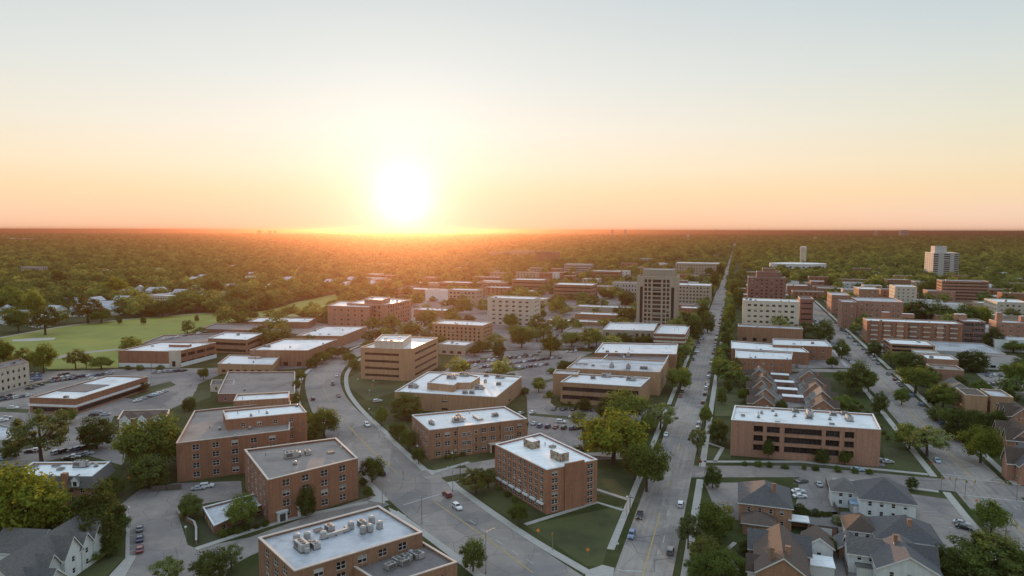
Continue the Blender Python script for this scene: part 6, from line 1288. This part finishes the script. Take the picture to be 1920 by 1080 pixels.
# ================================================================== SKY, SUN, HAZE
w = bpy.data.worlds.new('World'); sc.world = w; w.use_nodes = True; nt = w.node_tree; bg = nt.nodes['Background']; bg.inputs[1].default_value = .1
sk = N(nt, 'ShaderNodeTexSky', sky_type='NISHITA'); sk.sun_disc = False; sk.sun_elevation = SUNEL; sk.sun_rotation = SUNAZ; sk.altitude = 100; sk.air_density = 1; sk.dust_density = 1; sk.ozone_density = 1.5
tc = N(nt, 'ShaderNodeTexCoord'); sp_ = N(nt, 'ShaderNodeSeparateXYZ'); nt.links.new(tc.outputs['Generated'], sp_.inputs[0])
def s2l(c): return tuple((v / 255 / 12.92 if v / 255 <= .04045 else ((v / 255 + .055) / 1.055) ** 2.4) for v in c)
def ramp(stops):
    r = N(nt, 'ShaderNodeValToRGB'); e = r.color_ramp.elements
    while len(e) < len(stops): e.new(.5)
    for el, (p, c) in zip(e, stops): el.position = p; el.color = (*s2l(c), 1)
    nt.links.new(mrange(nt, sp_.outputs[2], 0, .6, 0, 1), r.inputs[0]); return r.outputs[0]
z_ = lambda deg: sin(R(deg)) / .6
near_sun = ramp([(0, (248, 190, 150)), (z_(1.2), (250, 201, 160)), (z_(3), (251, 214, 170)), (z_(5), (247, 225, 194)), (z_(8), (238, 228, 212)), (z_(12), (223, 223, 217)), (z_(18), (206, 211, 210)), (z_(35), (150, 172, 200))])
away = ramp([(0, (240, 196, 168)), (z_(1.2), (241, 206, 178)), (z_(3), (240, 212, 172)), (z_(5), (234, 218, 186)), (z_(8), (222, 219, 200)), (z_(12), (207, 213, 208)), (z_(18), (182, 197, 206)), (z_(35), (132, 160, 200))])
dt = N(nt, 'ShaderNodeVectorMath', operation='DOT_PRODUCT'); nrm_ = N(nt, 'ShaderNodeVectorMath', operation='NORMALIZE'); nt.links.new(tc.outputs['Generated'], nrm_.inputs[0]); nt.links.new(nrm_.outputs[0], dt.inputs[0]); dt.inputs[1].default_value = SUN
cosg = dt.outputs['Value']
grad = mixc(nt, mrange(nt, cosg, .72, .985, 0, 1), away, near_sun)
grad10 = N(nt, 'ShaderNodeVectorMath', operation='SCALE'); nt.links.new(grad, grad10.inputs[0]); nt.links.new(mrange(nt, cosg, -.25, .62, 7.6, 10), grad10.inputs['Scale'])
ang = math_(nt, 'MULTIPLY', math_(nt, 'ARCCOSINE', math_(nt, 'MINIMUM', cosg, 1.0)), 180 / pi)
def lobe(sig, amp, pw=2.0): return math_(nt, 'MULTIPLY', math_(nt, 'EXPONENT', math_(nt, 'MULTIPLY', math_(nt, 'POWER', math_(nt, 'DIVIDE', ang, sig), pw), -1)), amp)
glow = None
for sig, amp, col, pw in ((2.2, 4.5, (1, .97, .90), 2.0), (3.0, 5.0, (1, .94, .80), 1.0), (8, 1.1, (1, .92, .78), 1.2), (20, .5, (1, .94, .86), 1.8)):
    g = mulc(nt, col, lobe(sig, amp, pw))
    if glow is None: glow = g
    else: n = N(nt, 'ShaderNodeVectorMath', operation='ADD'); nt.links.new(glow, n.inputs[0]); nt.links.new(g, n.inputs[1]); glow = n.outputs[0]
add = N(nt, 'ShaderNodeVectorMath', operation='ADD'); nt.links.new(grad10.outputs[0], add.inputs[0]); nt.links.new(glow, add.inputs[1])
skb = N(nt, 'ShaderNodeVectorMath', operation='MULTIPLY'); nt.links.new(sk.outputs[0], skb.inputs[0]); skb.inputs[1].default_value = (SKYK * 1.22, SKYK, SKYK * .84)
fin = mixc(nt, mrange(nt, sp_.outputs[2], sin(R(19)), sin(R(42)), 0, 1), add.outputs[0], skb.outputs[0])
nt.links.new(fin, bg.inputs[0])
sd = bpy.data.lights.new('sun', 'SUN'); so = bpy.data.objects.new('sun', sd); COL.objects.link(so); sd.energy = 5.0; sd.angle = R(.5); sd.color = (1, .56, .27)
so.rotation_euler = SUN.to_track_quat('Z', 'Y').to_euler(); so.location = (0, 0, 400)
b = MB(); b.box(-35500, 35500, -2600, 35500, -1, 101, bottom=True); hz = b.build('haze', ()); hz['kind'] = 'stuff'
hm = bpy.data.materials.new('haze'); hm.use_nodes = True; n = hm.node_tree; n.nodes.clear(); out = n.nodes.new('ShaderNodeOutputMaterial'); vp = n.nodes.new('ShaderNodeVolumePrincipled')
vp.inputs['Density'].default_value = HAZE; vp.inputs['Anisotropy'].default_value = HAZEG; vp.inputs['Color'].default_value = HAZEC; n.links.new(vp.outputs[0], out.inputs['Volume']); hz.data.materials.append(hm)
sc.view_settings.view_transform = 'Standard'; sc.view_settings.look = 'None'; sc.view_settings.exposure = EXPO; sc.view_settings.gamma = 1
cy = sc.cycles; cy.use_denoising = True; cy.max_bounces = 6; cy.diffuse_bounces = 3; cy.glossy_bounces = 2; cy.transmission_bounces = 2; cy.volume_bounces = 1; cy.transparent_max_bounces = 4; cy.caustics_reflective = False; cy.caustics_refractive = False; cy.use_adaptive_sampling = True; cy.adaptive_threshold = .01
